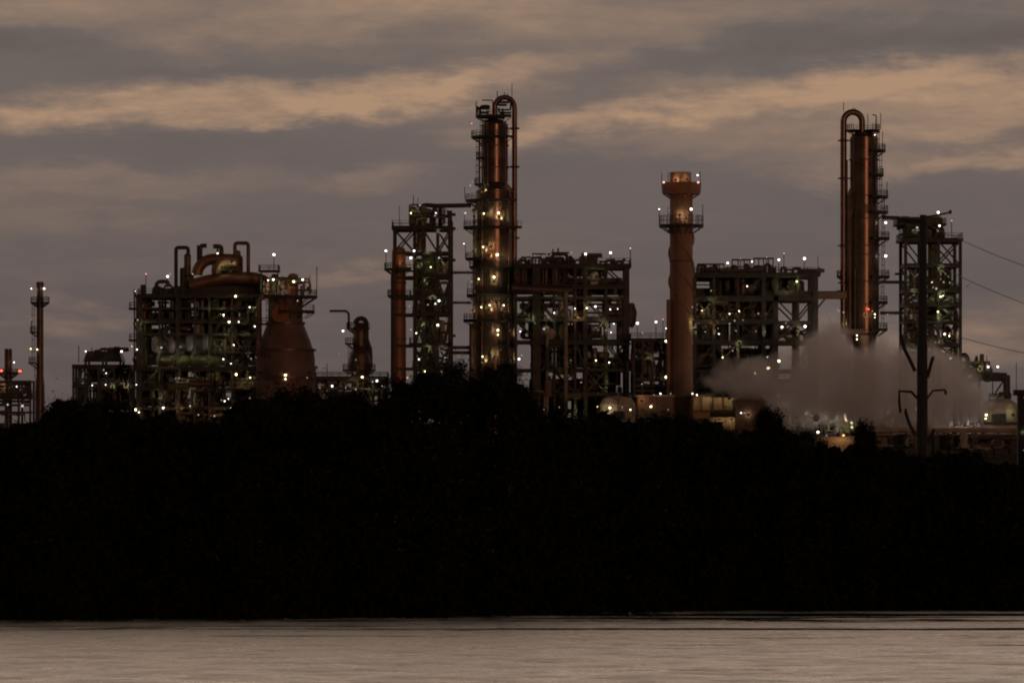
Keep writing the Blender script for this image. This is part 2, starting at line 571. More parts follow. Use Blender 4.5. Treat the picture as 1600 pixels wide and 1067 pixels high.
    def ladder(self, px, py0, py1, yo=0.0, w=0.55):
        a = self.P(px, py1, yo); b = self.P(px, py0, yo)
        mb = MB()
        for sx in (-w / 2, w / 2):
            mb.bar(a + Vector((sx, 0, 0)), b + Vector((sx, 0, 0)), 0.10)
        z = a.z
        while z < b.z:
            mb.bar((a.x - w / 2, a.y, z), (a.x + w / 2, a.y, z), 0.07)
            z += 0.6
        z = a.z + 2.2                                            # cage hoops
        while z < b.z:
            mb.lathe(a.x, a.y - 0.35, [(0.42, z), (0.42, z + 0.10)], 8)
            z += 1.4
        return self.part('ladder', mb, RAIL)
    def frame(self, xs, levels, yos, cw=0.5, bw=0.42, braces=(), base=GZ, m=None, top=None, wide={}):
        """steel frame: columns at xs (px), beams at levels (photo rows), rows at depth offsets"""
        Y = self.Y
        mb = MB()
        ztop = Z(levels[0], Y) - 0.4
        for i, x in enumerate(xs):
            ww = wide.get(i, cw)
            for yo in yos:
                xx = X(x, Y)
                mb.box(xx - ww / 2, xx + ww / 2, Y + yo - ww / 2, Y + yo + ww / 2, base, ztop)
        for lv in levels:
            z = Z(lv, Y) - 0.38
            for yo in yos:
                mb.box(X(xs[0], Y) - 0.3, X(xs[-1], Y) + 0.3, Y + yo - bw / 2 + 0.011, Y + yo + bw / 2 - 0.013, z - bw * 1.25, z)
            for x in xs:
                xx = X(x, Y)
                mb.box(xx - bw / 2 + 0.017, xx + bw / 2 - 0.019, Y + yos[0], Y + yos[-1], z - bw * 1.1, z - 0.03)
        for (i, j, t) in braces:
            xa, xb = X(xs[i], Y), X(xs[i + 1], Y)
            zt, zb = Z(levels[j], Y) - 0.7, Z(levels[j + 1], Y) - 0.4
            xm = (xa + xb) / 2
            for yo in (yos[0], yos[-1]):
                y = Y + yo
                if t in 'X\\':
                    mb.bar((xa, y, zt), (xb, y + .03, zb), 0.34)
                if t in 'X/':
                    mb.bar((xa, y + .05, zb), (xb, y + .08, zt), 0.34)
                if t == 'V':
                    mb.bar((xa, y, zt), (xm, y, zb), 0.34); mb.bar((xb, y, zt), (xm, y, zb), 0.34)
                if t == 'A':
                    mb.bar((xa, y, zb), (xm, y, zt), 0.34); mb.bar((xb, y, zb), (xm, y, zt), 0.34)
        return self.part('frame', mb, m or STEEL)
    def clutter(self, x0, x1, y0, y1, yo0, yo1, npipe, ndrum, nex, seed, mats=None, rmax=0.45):
        rng = random.Random(seed)
        mats = mats or [PIPE, PIPE, PIPEG, CLADD, GREEN]
        for _ in range(npipe):
            px = rng.uniform(x0, x1); py = rng.uniform(y0, y1); yo = rng.uniform(yo0, yo1)
            pts = [(px, py, yo)]
            hor = rng.random() < 0.5
            for k in range(rng.randint(1, 4)):
                if hor:
                    px = min(x1, max(x0, px + rng.choice((-1, 1)) * rng.uniform(8, 45)))
                else:
                    py = min(y1, max(y0, py + rng.choice((-1, 1)) * rng.uniform(6, 40)))
                hor = not hor
                if abs(px - pts[-1][0]) + abs(py - pts[-1][1]) > 3:
                    pts.append((px, py, yo))
            if len(pts) > 1:
                self.pipe(pts, rng.choice((0.14, 0.2, 0.28, rmax)), rng.choice(mats), n=6)
        for _ in range(ndrum):
            px = rng.uniform(x0, x1); py = rng.uniform(y0 + 15, y1)
            self.vdrum(px, py - rng.uniform(12, 30), py, rng.uniform(3, 7), rng.choice((GREEN, CLADD, GREY, VESS)), rng.uniform(yo0, yo1), n=14)
        for _ in range(nex):
            self.hdrum(rng.uniform(x0, max(x0 + 2, x1 - 44)), rng.uniform(y0 + 8, y1), rng.uniform(3, 6), rng.uniform(4, 7), rng.choice((90, 80, 30, 50)), rng.choice((GREY, GREEN, CLADD)), rng.uniform(yo0, yo1))
    def modules(self, rects, yo0, yo1, seed, m=None):
        """enclosed equipment modules between the decks: a framed box with stiffeners"""
        rng = random.Random(seed)
        for (x0, y0, x1, y1) in rects:
            yo = rng.uniform(yo0, yo1); dp = rng.uniform(1.6, 3.4)
            a = self.P(x0, y1, yo); b = self.P(x1, y0, yo)
            mb = MB()
            mb.box(a.x, b.x, a.y, a.y + dp, a.z, b.z)
            n = max(1, int((b.x - a.x) / 2.2))
            for k in range(n + 1):
                xx = a.x + (b.x - a.x) * k / n
                mb.box(xx - .12, xx + .12, a.y - .2, a.y - .004, a.z - .1, b.z + .1)
            nz = max(1, int((b.z - a.z) / 2.5))
            for k in range(nz + 1):
                z = a.z + (b.z - a.z) * k / nz
                mb.box(a.x - .1, b.x + .1, a.y - .32, a.y - .205, z - .1, z + .1)
            self.part('equipment_module', mb, m or STEEL)
    def manifold(self, x0, x1, py, hpx, n, seed, yo0=-6, yo1=6):
        """pipe hoops, vents and small vessels standing on a roof deck"""
        rng = random.Random(seed)
        for k in range(n):
            x = x0 + (x1 - x0) * (k + rng.uniform(0.1, 0.7)) / n
            wd = rng.uniform(4, 14); h = hpx * rng.uniform(0.45, 1.0); yo = rng.uniform(yo0, yo1)
            q = rng.random()
            if q < 0.5:
                self.pipe([(x, py, yo), (x, py - h, yo), (x + wd, py - h, yo), (x + wd, py, yo)], rng.choice((0.16, 0.24, 0.32)), rng.choice((PIPE, STEEL)), n=6)
            elif q < 0.7:
                self.vdrum(x, py - h * 0.8, py, rng.uniform(2, 4.5), rng.choice((STEEL, CLADD, GREEN)), yo, n=12)
            elif q < 0.85:
                self.pipe([(x, py, yo), (x, py - h * 1.15, yo)], 0.12, STEEL, name='vent_pipe', n=5)
            else:
                self.hdrum(x, py - 4, 3.4, 4.5, 90, CLADD, yo)

# ================================================================== SETTING
# water
mb = MB()
mb.add([(-9000, -400, 0), (9000, -400, 0), (9000, 700, 0), (-9000, 700, 0)], [(0, 1, 2, 3)])
wm = bpy.data.materials.new('lagoon_water')
wm.use_nodes = True
t = wm.node_tree
b = t.nodes['Principled BSDF']
b.inputs['Base Color'].default_value = (0.97, 0.96, 0.92, 1)
b.inputs['Metallic'].default_value = 1.0
b.inputs['IOR'].default_value = 1.33
b.inputs['Roughness'].default_value = 0.22
co = t.nodes.new('ShaderNodeTexCoord')
def tnoise(scale, vs, det, loc=(0, 0, 0)):
    mp = t.nodes.new('ShaderNodeMapping'); mp.inputs['Scale'].default_value = vs; mp.inputs['Location'].default_value = loc
    t.links.new(co.outputs['Object'], mp.inputs[0])
    n = t.nodes.new('ShaderNodeTexNoise'); n.inputs['Scale'].default_value = scale; n.inputs['Detail'].default_value = det
    n.inputs['Roughness'].default_value = 0.6
    t.links.new(mp.outputs[0], n.inputs['Vector'])
    return n
wave = tnoise(1.1, (0.8, 1.0, 1), 6)
slick = tnoise(1.0, (0.022, 0.26, 1), 5, (3.0, 1.3, 0))
rip = tnoise(1.0, (0.35, 0.40, 1), 5, (1, 4, 0))
mr = t.nodes.new('ShaderNodeMapRange'); mr.interpolation_type = 'SMOOTHSTEP'
sx = t.nodes.new('ShaderNodeSeparateXYZ'); t.links.new(co.outputs['Object'], sx.inputs[0])
m1 = t.nodes.new('ShaderNodeMath'); m1.operation = 'MULTIPLY_ADD'; m1.inputs[1].default_value = -0.0022; m1.inputs[2].default_value = 0.0022 * 199
t.links.new(sx.outputs[1], m1.inputs[0])
m2 = t.nodes.new('ShaderNodeMath'); m2.operation = 'MULTIPLY_ADD'; m2.inputs[1].default_value = -0.0020
t.links.new(sx.outputs[0], m2.inputs[0]); t.links.new(m1.outputs[0], m2.inputs[2])
m3 = t.nodes.new('ShaderNodeMath'); t.links.new(slick.outputs['Fac'], m3.inputs[0]); t.links.new(m2.outputs[0], m3.inputs[1])
t.links.new(m3.outputs[0], mr.inputs[0])
for i, v in zip((1, 2, 3, 4), (0.40, 0.47, 0.11, 1.0)):
    mr.inputs[i].default_value = v
mr2 = t.nodes.new('ShaderNodeMapRange')
t.links.new(rip.outputs['Fac'], mr2.inputs[0])
for i, v in zip((1, 2, 3, 4), (0.35, 0.6, 0.40, 1.0)):
    mr2.inputs[i].default_value = v
mu = t.nodes.new('ShaderNodeMath'); mu.operation = 'MULTIPLY'
t.links.new(mr.outputs[0], mu.inputs[0]); t.links.new(mr2.outputs[0], mu.inputs[1])
bp = t.nodes.new('ShaderNodeBump'); bp.inputs['Distance'].default_value = 0.45
t.links.new(mu.outputs[0], bp.inputs['Strength'])
hm = t.nodes.new('ShaderNodeMath'); hm.operation = 'MULTIPLY_ADD'; hm.inputs[1].default_value = 4.5
t.links.new(rip.outputs['Fac'], hm.inputs[0]); t.links.new(wave.outputs['Fac'], hm.inputs[2])
t.links.new(hm.outputs[0], bp.inputs['Height'])
ro = t.nodes.new('ShaderNodeMapRange'); t.links.new(mu.outputs[0], ro.inputs[0])
for i, v in zip((1, 2, 3, 4), (0.0, 1.0, 0.05, 0.48)):
    ro.inputs[i].default_value = v
t.links.new(ro.outputs[0], b.inputs['Roughness'])
t.links.new(bp.outputs[0], b.inputs['Normal'])
water = mb.build('water', wm)
water['kind'] = 'structure'

# land behind the shore, out to the horizon
def shore_px(px):
    pts = [(-4000, 972), (0, 969), (500, 966), (850, 962), (940, 957), (1200, 954), (1600, 953), (5000, 950)]
    for (a, ya), (c, yc) in zip(pts, pts[1:]):
        if px <= c:
            return ya + (yc - ya) * (px - a) / (c - a) + 0.8 * math.sin(px * 0.021) + 0.5 * math.sin(px * 0.057)
    return 950
def shore_y(x):
    Y = 222.0
    for _ in range(3):
        Y = K * CAM_H / (shore_px(800 + x * K / Y) - HOR)
    return Y
mb = MB()
xsl = [-30000, -3000, -600, -200] + list(np.linspace(-60, 60, 81)) + [200, 600, 3000, 30000]
rows = [(0, -0.25), (1.2, 0.12), (12, 0.7), (60, 2.2), (200, GZ), (2000, GZ), (60000, GZ)]
vs = []
for dy, z in rows:
    for x in xsl:
        vs.append((float(x), shore_y(max(-100, min(100, x))) + dy, z))
n = len(xsl)
mb.add(vs, [(j * n + i, j * n + i + 1, (j + 1) * n + i + 1, (j + 1) * n + i) for j in range(len(rows) - 1) for i in range(n - 1)])
g = mb.build('ground', SOIL)
g['kind'] = 'structure'

# ================================================================== PLANT, left to right
# ---- far left
T = Thing('industrial_stack', 13, 1130, 'short plain dark stack between two red beacons at the far left edge', 'stack')
T.vdrum(13, 545, 700, 6, CLADD, name='shell', dome=False)
T.ring(13, 583, 6, 16, 0, 360, h=1.0)
T.lamp(2, 579, 'r', 0.75, -2.5); T.lamp(31, 580, 'r', 0.95, -1.0); T.lamp(22, 566, 'w', 0.5, -1.2)
T.pipe([(-3, 582, -1.2), (33, 582, -1.2)], 0.14, STEEL, 'beacon_arm')

T = Thing('pipe_rack', 15, 1112, 'low steel pipe rack in front of the short stack with red beacons', 'pipe rack')
T.frame([-30, -8, 14, 32, 50], [592, 618, 640], (-4, 4), 0.45, 0.4, [(2, 0, 'X'), (3, 0, '\\')])
T.deck(-34, 53, 618, -5, 5)
for k, yy in enumerate((600, 606, 612, 627, 633)):
    T.pipe([(-40, yy, -2 + k), (48, yy, -2 + k)], 0.26, (PIPE, PIPEG, VESS, PIPE, PIPEG)[k])
T.clutter(-20, 48, 596, 660, -3, 3, 10, 3, 2, 11)
T.lamp(26, 604, 'w', 0.42, -4.6); T.lamp(4, 604, 'o', 0.4, -3); T.lamp(35, 634, 'd', 0.9, -4.6); T.lamp(12, 632, 'd', 0.6, -4.6)

T = Thing('flare_stack', 62, 1120, 'tall slim dark stack with small side platforms, standing alone at the left', 'stack')
p = T.P(62.5, 700)
mb = MB()
s = T.s
mb.lathe(p.x, p.y, [(8.0 * s, GZ), (7.2 * s, Z(600, T.Y)), (5.6 * s, Z(585, T.Y)), (5.4 * s, Z(470, T.Y)), (4.6 * s, Z(452, T.Y)), (4.6 * s, Z(449, T.Y)),
                    (6 * s, Z(449, T.Y)), (6 * s, Z(441, T.Y)), (3 * s, Z(440, T.Y)), (0.01, Z(440, T.Y))], 20)
T.part('shell', mb, CLADD)
T.ring(62.5, 472, 5.5, 15, 0, 360); T.ring(62.5, 518, 5.5, 16, 120, 250); T.ring(62.5, 566, 5.5, 18, 120, 250)
T.ladder(52, 472, 565, -0.5); T.ladder(56, 566, 640, -0.9)
T.lamp(49, 451, 'w', 0.5); T.lamp(69, 451, 'w', 0.6); T.lamp(48, 545, 'g', 0.45, -1.8); T.lamp(58, 546, 'y', 0.45, -1.2)
T.polelamp(49, 500, 518, 'd', 0.3, -1.5)

# ---- low air cooler structure
T = Thing('air_cooler_structure', 160, 1105, 'low dark steel structure with a flat-topped cooler, left of the big round vessel unit', 'process unit')
T.frame([119, 137, 158, 182, 206], [570, 600, 630], (-7, 0, 7), 0.5, 0.42, [(0, 0, '/'), (2, 0, 'X')])
T.deck(117, 208, 570, -8, 8, rail=False); T.deck(117, 208, 600, -7, 7)
mb = MB()
a, c = T.P(150, 569), T.P(196, 569)
x0, x1, xa, xb = X(133, T.Y), X(194, T.Y), X(138, T.Y), X(188, T.Y)
z0, z1, z2 = Z(570, T.Y), Z(565, T.Y), Z(549, T.Y)
mb.add([(x0, T.Y - 5, z1), (x1, T.Y - 5, z1), (x1, T.Y + 5, z1), (x0, T.Y + 5, z1), (xa, T.Y - 4, z2), (xb, T.Y - 4, z2), (xb, T.Y + 4, z2), (xa, T.Y + 4, z2)],
       [(0, 1, 5, 4), (1, 2, 6, 5), (2, 3, 7, 6), (3, 0, 4, 7), (4, 5, 6, 7), (3, 2, 1, 0)])
for xx in (x0 + .5, (x0 + x1) / 2, x1 - .5):
    for yy in (T.Y - 4.5, T.Y + 4.5):
        mb.box(xx - .25, xx + .25, yy - .25, yy + .25, z0 - .6, z1 - .02)
T.part('air_cooler', mb, STEEL)
T.modules([(140, 575, 204, 597), (150, 604, 206, 640), (122, 605, 134, 630)], 1, 5, 22)
T.manifold(140, 190, 550, 7, 7, 5, -3, 3)
T.clutter(124, 204, 575, 645, -6, 6, 22, 4, 3, 21)
for a in ((134, 549, 'w', .5), (190, 549, 'w', .62), (162, 578, 'd', .5), (166, 583, 'w', .4), (144, 602, 'w', .42), (165, 601, 'w', .4),
          (176, 604, 'g', .3), (197, 602, 'y', .42), (197, 608, 'o', .3), (141, 640, 'd', .4)):
    T.lamp(*a, yo=-7.6)
T.pipe([(123, 566), (123, 540)], 0.1, STEEL, 'mast')

# ---- big reactor unit: the open frame
T = Thing('process_structure', 310, 1090, 'tall dark frame carrying four round exchanger heads, beside the bulging brown vessel', 'process unit')
T.frame([222, 254, 282, 308, 331, 366, 404], [461, 479, 500, 519, 572, 604, 634], (-9, 0, 9), 0.5, 0.42,
        [(4, 1, '/'), (5, 1, 'X'), (5, 3, 'X'), (4, 3, '\\'), (0, 4, '/'), (3, 4, 'V'), (1, 5, 'X'), (5, 5, '/')], wide={0: 1.3, 2: 0.9, 5: .4})
T.deck(219, 410, 461, -10, 10, th=0.9); T.deck(219, 330, 500, -9, 9, rail=False); T.deck(330, 406, 505, -9.5, 9.5)
T.deck(215, 410, 573, -10.5, 10.5, th=1.1); T.deck(330, 406, 550, -9.5, 9.5); T.deck(216, 408, 606, -10, 10); T.deck(216, 408, 636, -10, 10, rail=False)
for (xx, r_, y0, y1, m_) in ((226, 6, 463, 572, GREEN), (269, 3.6, 463, 530, CLADD), (287, 7.5, 463, 572, STEEL), (316, 5, 462, 572, CLADD), (337, 7, 462, 560, STEEL),
                             (350, 6, 470, 545, CLADD), (382, 7, 512, 572, VESS)):
    T.vdrum(xx, y0, y1, r_, m_, 2.0, 'drum', False)
T.modules([(222, 463, 236, 571), (236, 463, 296, 469), (236, 489, 264, 499), (238, 514, 262, 524), (268, 463, 279, 528), (281, 463, 295, 560), (296, 463, 312, 471), (296, 494, 310, 502), (296, 512, 312, 530),
           (312, 463, 328, 570), (328, 463, 344, 500), (330, 504, 408, 549), (345, 466, 372, 500), (376, 470, 408, 503), (224, 548, 330, 570), (330, 552, 408, 570), (222, 578, 290, 604), (311, 578, 408, 604),
           (222, 608, 250, 634), (258, 610, 292, 632), (302, 610, 352, 634), (362, 608, 406, 634), (220, 640, 406, 672)], 4, 8, 36)
T.modules([(300, 441, 410, 460), (246, 452, 300, 460)], -2, 2, 37)
# stair tower at the left end
st = MB()
for k, (ya, yb) in enumerate(((455, 482), (482, 506), (506, 531), (531, 560), (560, 600), (600, 640))):
    xa, xb = (209, 221) if k % 2 else (221, 209)
    st.bar(T.P(xa, yb, -7), T.P(xb, ya, -7), 0.7, 0.35)
for xx in (210, 221):
    st.bar(T.P(xx, 700, -8), T.P(xx, 452, -8), 0.3)
T.part('staircase', st, STEEL)
for yy in (482, 531):
    T.deck(206, 223, yy, -9, -5, th=0.5)
for k, (xx, yy, r_, a_) in enumerate(((242, 538, 11.5, 58), (266, 538, 12, 58), (295, 535, 12.5, 54), (320, 534, 12.5, 54))):
    T.hdrum(xx, yy, r_, 8.0, a_, GREY, -6.0, 'exchanger_head', shell=STEEL)
    T.flood(xx, yy + 14, 'w', .26, -10.4)  # added fill light that brightens this head
for (xx, yy) in ((248, 563), (272, 563), (300, 563), (325, 563)):
    T.hdrum(xx, yy, 8.5, 7.0, 58, GREEN, -8.5, 'exchanger')
T.clutter(226, 340, 470, 570, -6, 7, 22, 2, 1, 31, rmax=0.6)
T.clutter(335, 405, 468, 570, -8, 6, 34, 6, 4, 32, [PIPE, GREEN, CLADD, PIPEG])
T.clutter(218, 404, 580, 660, -9, 6, 46, 8, 8, 33, [STEEL, GREEN, CLADD, PIPE, PIPEG])
T.clutter(330, 404, 465, 560, -11.5, -9.6, 9, 0, 0, 38, [STEEL, GREEN, STEEL], 0.25)
T.clutter(222, 404, 575, 655, -11.5, -9.9, 10, 3, 3, 39, [STEEL, STEEL, PIPEG], 0.3)
for q in ((240, 492, 252, 476), (258, 520, 268, 503), (298, 586, 308, 575), (345, 540, 362, 512), (374, 604, 392, 580)):
    T.pipe([(q[0], q[1], -10), (q[2], q[3], -10)], .18, STEEL, 'brace')
# roof gear
T.vdrum(224, 445, 460, 4.5, STEEL, -2, 'vent_stack', False, 14)
T.polelamp(228, 428, 447, 'p', 0.5, -2)
T.pipe([(244, 461, 0), (244, 440, 0), (263, 440, 0), (263, 448, 0)], 0.45, STEEL)
T.manifold(236, 296, 460, 16, 10, 6)
T.lamp(262, 432, 'w', 0.7, -3); T.lamp(266, 428, 'd', 0.45, -3)
T.pipe([(262, 460, -3), (262, 434, -3)], 0.09, RAIL, 'lamp_pole')
T.lamp(211, 455, 'w', 0.42, -7); T.lamp(215, 452, 'd', 0.4, -7)
for a in ((368, 463, 'y', .62), (390, 480, 'w', .5), (400, 484, 'y', .4), (358, 503, 'y', .62), (373, 503, 'w', .5), (398, 510, 'w', .55),
          (365, 539, 'w', .55), (381, 541, 'w', .45), (388, 552, 'y', .4), (343, 546, 'y', .5), (405, 545, 'y', .5), (405, 554, 'y', .45), (361, 568, 'w', .4),
          (369, 585, 'y', .65), (391, 590, 'y', .5), (390, 600, 'y', .35), (357, 623, 'w', .5), (346, 625, 'd', .4), (298, 634, 'w', .6), (297, 625, 'y', .35), (255, 637, 'w', .62),
          (212, 640, 'y', .7), (217, 644, 'y', .5), (360, 637, 'y', .55), (356, 640, 'g', .4), (213, 601, 'w', .4), (282, 542, 'd', .5), (252, 543, 'd', .6), (214, 546, 'w', .5),
          (206, 541, 'p', .5), (327, 560, 'g', .3), (320, 480, 'g', .25), (240, 590, 'g', .3), (300, 612, 'g', .3), (215, 500, 'd', .5), (332, 588, 'g', .3), (352, 520, 'g', .35),
          (250, 620, 'g', .3), (380, 520, 'y', .3), (345, 480, 'g', .3), (222, 510, 'g', .3), (235, 555, 'g', .3), (280, 560, 'g', .3), (310, 648, 'd', .5), (335, 650, 'd', .5)):
    T.lamp(*a, yo=-10.9)

T.lamp_run([(335, 404, 505), (335, 404, 550), (225, 404, 606), (225, 404, 636), (330, 404, 573), (250, 400, 655)], 30, 5, 'wddygyog')

# ---- the bulging vessel
T = Thing('regenerator_vessel', 446, 1078, 'huge rusty brown vessel bulging toward its base, with a wide railed top platform', 'vessel')
p = T.P(446, 700); s = T.s; zz = lambda y: Z(y, T.Y)
mb = MB()
mb.lathe(p.x, p.y, [(46 * s, GZ), (46.5 * s, zz(590)), (46 * s, zz(560)), (44.5 * s, zz(549)), (38 * s, zz(530)), (29 * s, zz(507)), (27 * s, zz(500)), (27 * s, zz(462)), (0.01, zz(461))], 48)
T.part('shell', mb, VESS)
for yy, rr in ((547, 45.5), (505, 28.6), (590, 47)):
    mb = MB(); mb.lathe(p.x, p.y, [(rr * s - .3, zz(yy) - .25), (rr * s + .35, zz(yy) - .25), (rr * s + .35, zz(yy) + .25), (rr * s - .3, zz(yy) + .25)], 48)
    T.part('stiffening_ring', mb, CLADD)
T.ring(452, 462, 10, 44, 0, 360, th=0.6); T.ring(452, 485, 27, 40, 250, 380, th=0.7)
# manway on the neck
mb = MB()
c = T.P(439, 490, -27 * s)
mtx = Matrix.Translation(c) @ Vector((-0.1, -1, 0)).to_track_quat('Z', 'Y').to_matrix().to_4x4()
mb.lathe(0, 0, [(1.6, -1.0), (1.6, 0.5), (2.0, 0.5), (2.0, 0.8), (0.9, 0.8), (0.8, 0.6), (0.01, 0.6)], 18, mtx=mtx)
T.part('manway', mb, ORNG)
mb = MB(); q0 = T.P(493, 574); mb.box(q0.x - 1.5, q0.x + 0.5, q0.y - .4, q0.y + .4, q0.z - .3, q0.z + .3); T.part('nozzle', mb, VESS)
for (xx, y0, rr, m_) in ((429, 428, 5, GREEN), (441, 432, 3.5, GREY), (458, 427, 8, ORNG), (418, 440, 4, DUCT), (472, 446, 3, PIPEG)):
    T.vdrum(xx, y0, 461, rr, m_, -3.0)
T.deck(405, 437, 423, -5, 3); 
mb = MB()
for xx in (408, 434):
    mb.bar(T.P(xx, 424, -4), T.P(xx, 461, -4), 0.3)
T.part('platform_post', mb, STEEL)
T.clutter(412, 485, 436, 460, -5, 3, 16, 0, 1, 41, [PIPEG, ORNG, GREEN])
T.polelamp(428, 398, 423, 'w', 0.75, -3)
T.pipe([(495, 461, -1), (495, 416, -1)], 0.09, STEEL, 'mast'); T.pipe([(484, 461, -1), (484, 430, -1)], 0.08, STEEL, 'mast')
for a in ((419, 438, 'w', .5), (427, 437, 'w', .6), (459, 440, 'y', .6, -5.2), (473, 437, 'w', .6), (465, 470, 'd', .5, -6.2), (446, 586, 'y', .7, -48 * s),
          (446, 592, 'y', .55, -48 * s), (413, 447, 'y', .4), (440, 452, 'y', .35), (480, 590, 'd', .35, -5)):
    a = list(a); yo = a[4] if len(a) > 4 else -5.5
    T.lamp(*a[:4], yo=yo)
T.deck(396, 424, 506, -7, -2); T.deck(396, 416, 551, -7.6, -3); T.deck(394, 416, 580, -7.6, -3)
T.pipe([(404, 560, -3.5), (404, 470, -3.5), (412, 462, -3.5)], 0.5, VESS)
T.ladder(418, 462, 560, -5.8)

# ---- overhead ducts and reactor heads above the frame
T = Thing('overhead_duct', 345, 1086, 'fat brown arching ducts and pipe loops on top of the exchanger frame', 'duct')
T.pipe([(296, 447, -2), (330, 437, -2), (360, 434, -2), (398, 434, -2), (417, 440, -2), (424, 462, -2)], 1.35, DUCT, 'main_duct', 16)
def arc_duct(T, cx, cy, rp, a0, a1, r, yo, m_, nm, tail=None):
    pts = [T.P(cx + rp * math.cos(R(a)), cy - rp * math.sin(R(a)), yo) for a in np.linspace(a0, a1, 14)]
    if tail:
        pts += [T.P(*q) for q in tail]
    mb = MB(); mb.tube(pts, r, 16)
    return T.part(nm, mb, m_)
arc_duct(T, 333, 430, 25, 180, 90, 1.25, 0, DUCT, 'arched_duct', [(352, 405, 0), (372, 406, 0)])
arc_duct(T, 355, 428, 17, 180, 80, 1.15, -3.2, DUCT, 'arched_duct', [(370, 412, -3.2)])
T.vdrum(293, 396, 462, 5.5, CLADD, 1, 'surge_vessel'); T.vdrum(286, 418, 462, 5, STEEL, -1, 'surge_vessel'); T.vdrum(371, 391, 436, 5.2, VESS, 0, 'surge_vessel')
T.vdrum(352, 418, 436, 6, STEEL, 1, 'surge_vessel')
T.pipe([(275, 462, -1), (275, 387, -1), (294, 387, -1), (294, 400, -1)], 0.42, STEEL, 'pipe_loop', bend=1.0)
T.pipe([(367, 400, -1), (367, 380, -1), (388, 380, -1), (388, 440, -1)], 0.42, CLADD, 'pipe_loop', bend=1.0)
T.pipe([(313, 410, 0), (313, 384, 0), (323, 384, 0)], 0.5, STEEL, 'pipe_loop', bend=1.0); T.pipe([(309, 408, 0), (309, 383, 0)], 0.22, STEEL, 'pipe_loop', bend=1.0)
T.pipe([(333, 385, 0), (346, 385, 0), (346, 408, 0)], 0.5, STEEL, 'pipe_loop', bend=1.0); T.pipe([(336, 384, 1), (340, 384, 1), (340, 405, 1)], 0.22, STEEL, 'pipe_loop', bend=1.0)
T.deck(332, 372, 421, -4, 2, th=0.4)
T.lamp(340, 396, 'y', .5, -5); T.lamp(362, 409, 'g', .4, -5.5); T.lamp(301, 428, 'd', .5, -3); T.lamp(346, 417, 'g', .35, -5.5)
T.clutter(288, 300, 430, 462, -3, 2, 8, 0, 0, 44, [STEEL]); T.clutter(350, 378, 400, 434, -2, 2, 8, 1, 0, 45, [STEEL, VESS])

# ---- low rack and the little reactor
T = Thing('pipe_rack', 548, 1096, 'long low pipe rack with white lamps under the small dark reactor', 'pipe rack')
T.frame([494, 515, 537, 560, 583, 604], [588, 603, 622], (-5, 5), 0.45, 0.4)
T.deck(492, 607, 588, -6, 6, rail=True, h=0.9)
for k, yy in enumerate((593, 597, 608, 613, 617)):
    T.pipe([(488, yy, -3 + k * 1.5), (610, yy, -3 + k * 1.5)], 0.28, (PIPE, PIPEG, CLADD, PIPEG, PIPE)[k])
T.clutter(494, 604, 592, 640, -4, 4, 22, 3, 4, 51, [PIPEG, PIPE, GREEN])
T.pipe([(511, 588), (511, 568)], 0.09, STEEL, 'mast')
for a in ((519, 603, 'w', .6), (566, 589, 'y', .62), (589, 595, 'w', .62), (582, 596, 'd', .5), (552, 583, 'y', .4), (553, 600, 'y', .4), (556, 608, 'd', .5), (500, 606, 'd', .4), (597, 603, 'd', .4),
          (540, 606, 'd', .4), (575, 606, 'g', .3)):
    T.lamp(*a, yo=-6.3)

T = Thing('small_reactor', 561, 1098, 'small dark bottle-shaped reactor with a hooped pipe on its head', 'vessel')
p = T.P(563, 700); s = T.s; zz = lambda y: Z(y, T.Y)
mb = MB()
mb.lathe(p.x, p.y, [(14 * s, GZ), (14 * s, zz(588)), (18.5 * s, zz(578)), (19 * s, zz(566)), (17 * s, zz(554)), (11.5 * s, zz(540)), (11 * s, zz(512)), (8 * s, zz(505)), (0.01, zz(503))], 32)
T.part('shell', mb, CLADD)
arc_duct(T, 564, 506, 8.5, 180, 0, 0.55, -0.5, STEEL, 'hoop_pipe', [(572.5, 530, -0.5), (578, 545, -0.5), (579, 575, -0.5)])
T.pipe([(515, 486, 0), (541, 486, 0), (545, 490, 0), (545, 512, 0)], 0.26, STEEL, 'vent_pipe')
T.ring(561, 512, 9, 20, 90, 330); T.ring(561, 536, 11, 22, 120, 270); T.ring(561, 577, 18, 26, 90, 400)
T.lamp(536, 517, 'w', .62, -2); T.lamp(556, 562, 'd', .35, -3.5); T.lamp(530, 553, 'd', .25, -2)
T.ladder(546, 536, 577, -2.2)

# ---- steel tower with the orange vessel
T = Thing('steel_tower', 660, 1092, 'tall braced steel tower with green-lit drums, left of the tallest column', 'process tower')
T.frame([617, 648, 662, 684, 704], [355, 392, 430, 462, 488, 536, 572, 604], (-7, 7), 0.5, 0.45,
        [(0, 0, 'X'), (1, 0, '/'), (2, 0, '\\'), (3, 0, 'X'), (2, 1, '/'), (3, 1, '\\'), (2, 2, 'X'), (3, 2, 'V'), (3, 3, 'A'), (2, 4, 'X'), (3, 4, 'V'), (3, 5, 'X'),
         (1, 3, 'X'), (1, 4, 'X'), (1, 5, 'X'), (1, 6, 'X'), (2, 5, 'A'), (3, 6, 'X'), (1, 2, '/')], wide={4: 1.0, 2: 0.8})
T.deck(613, 708, 355, -8, 8, th=0.7); T.deck(648, 706, 430, -8, 8, th=0.8); T.deck(640, 704, 462, -7.5, 7.5); T.deck(645, 704, 488, -7.5, 7.5, th=.6)
T.deck(640, 706, 536, -7.5, 7.5, th=.6); T.deck(645, 704, 572, -7.5, 7.5); T.deck(645, 704, 405, -4, 7.5, rail=False)
for yy in (334, 356, 405, 523):
    T.deck(703, 712, yy, -3, 1, th=0.5, rail=False, name='side_platform')
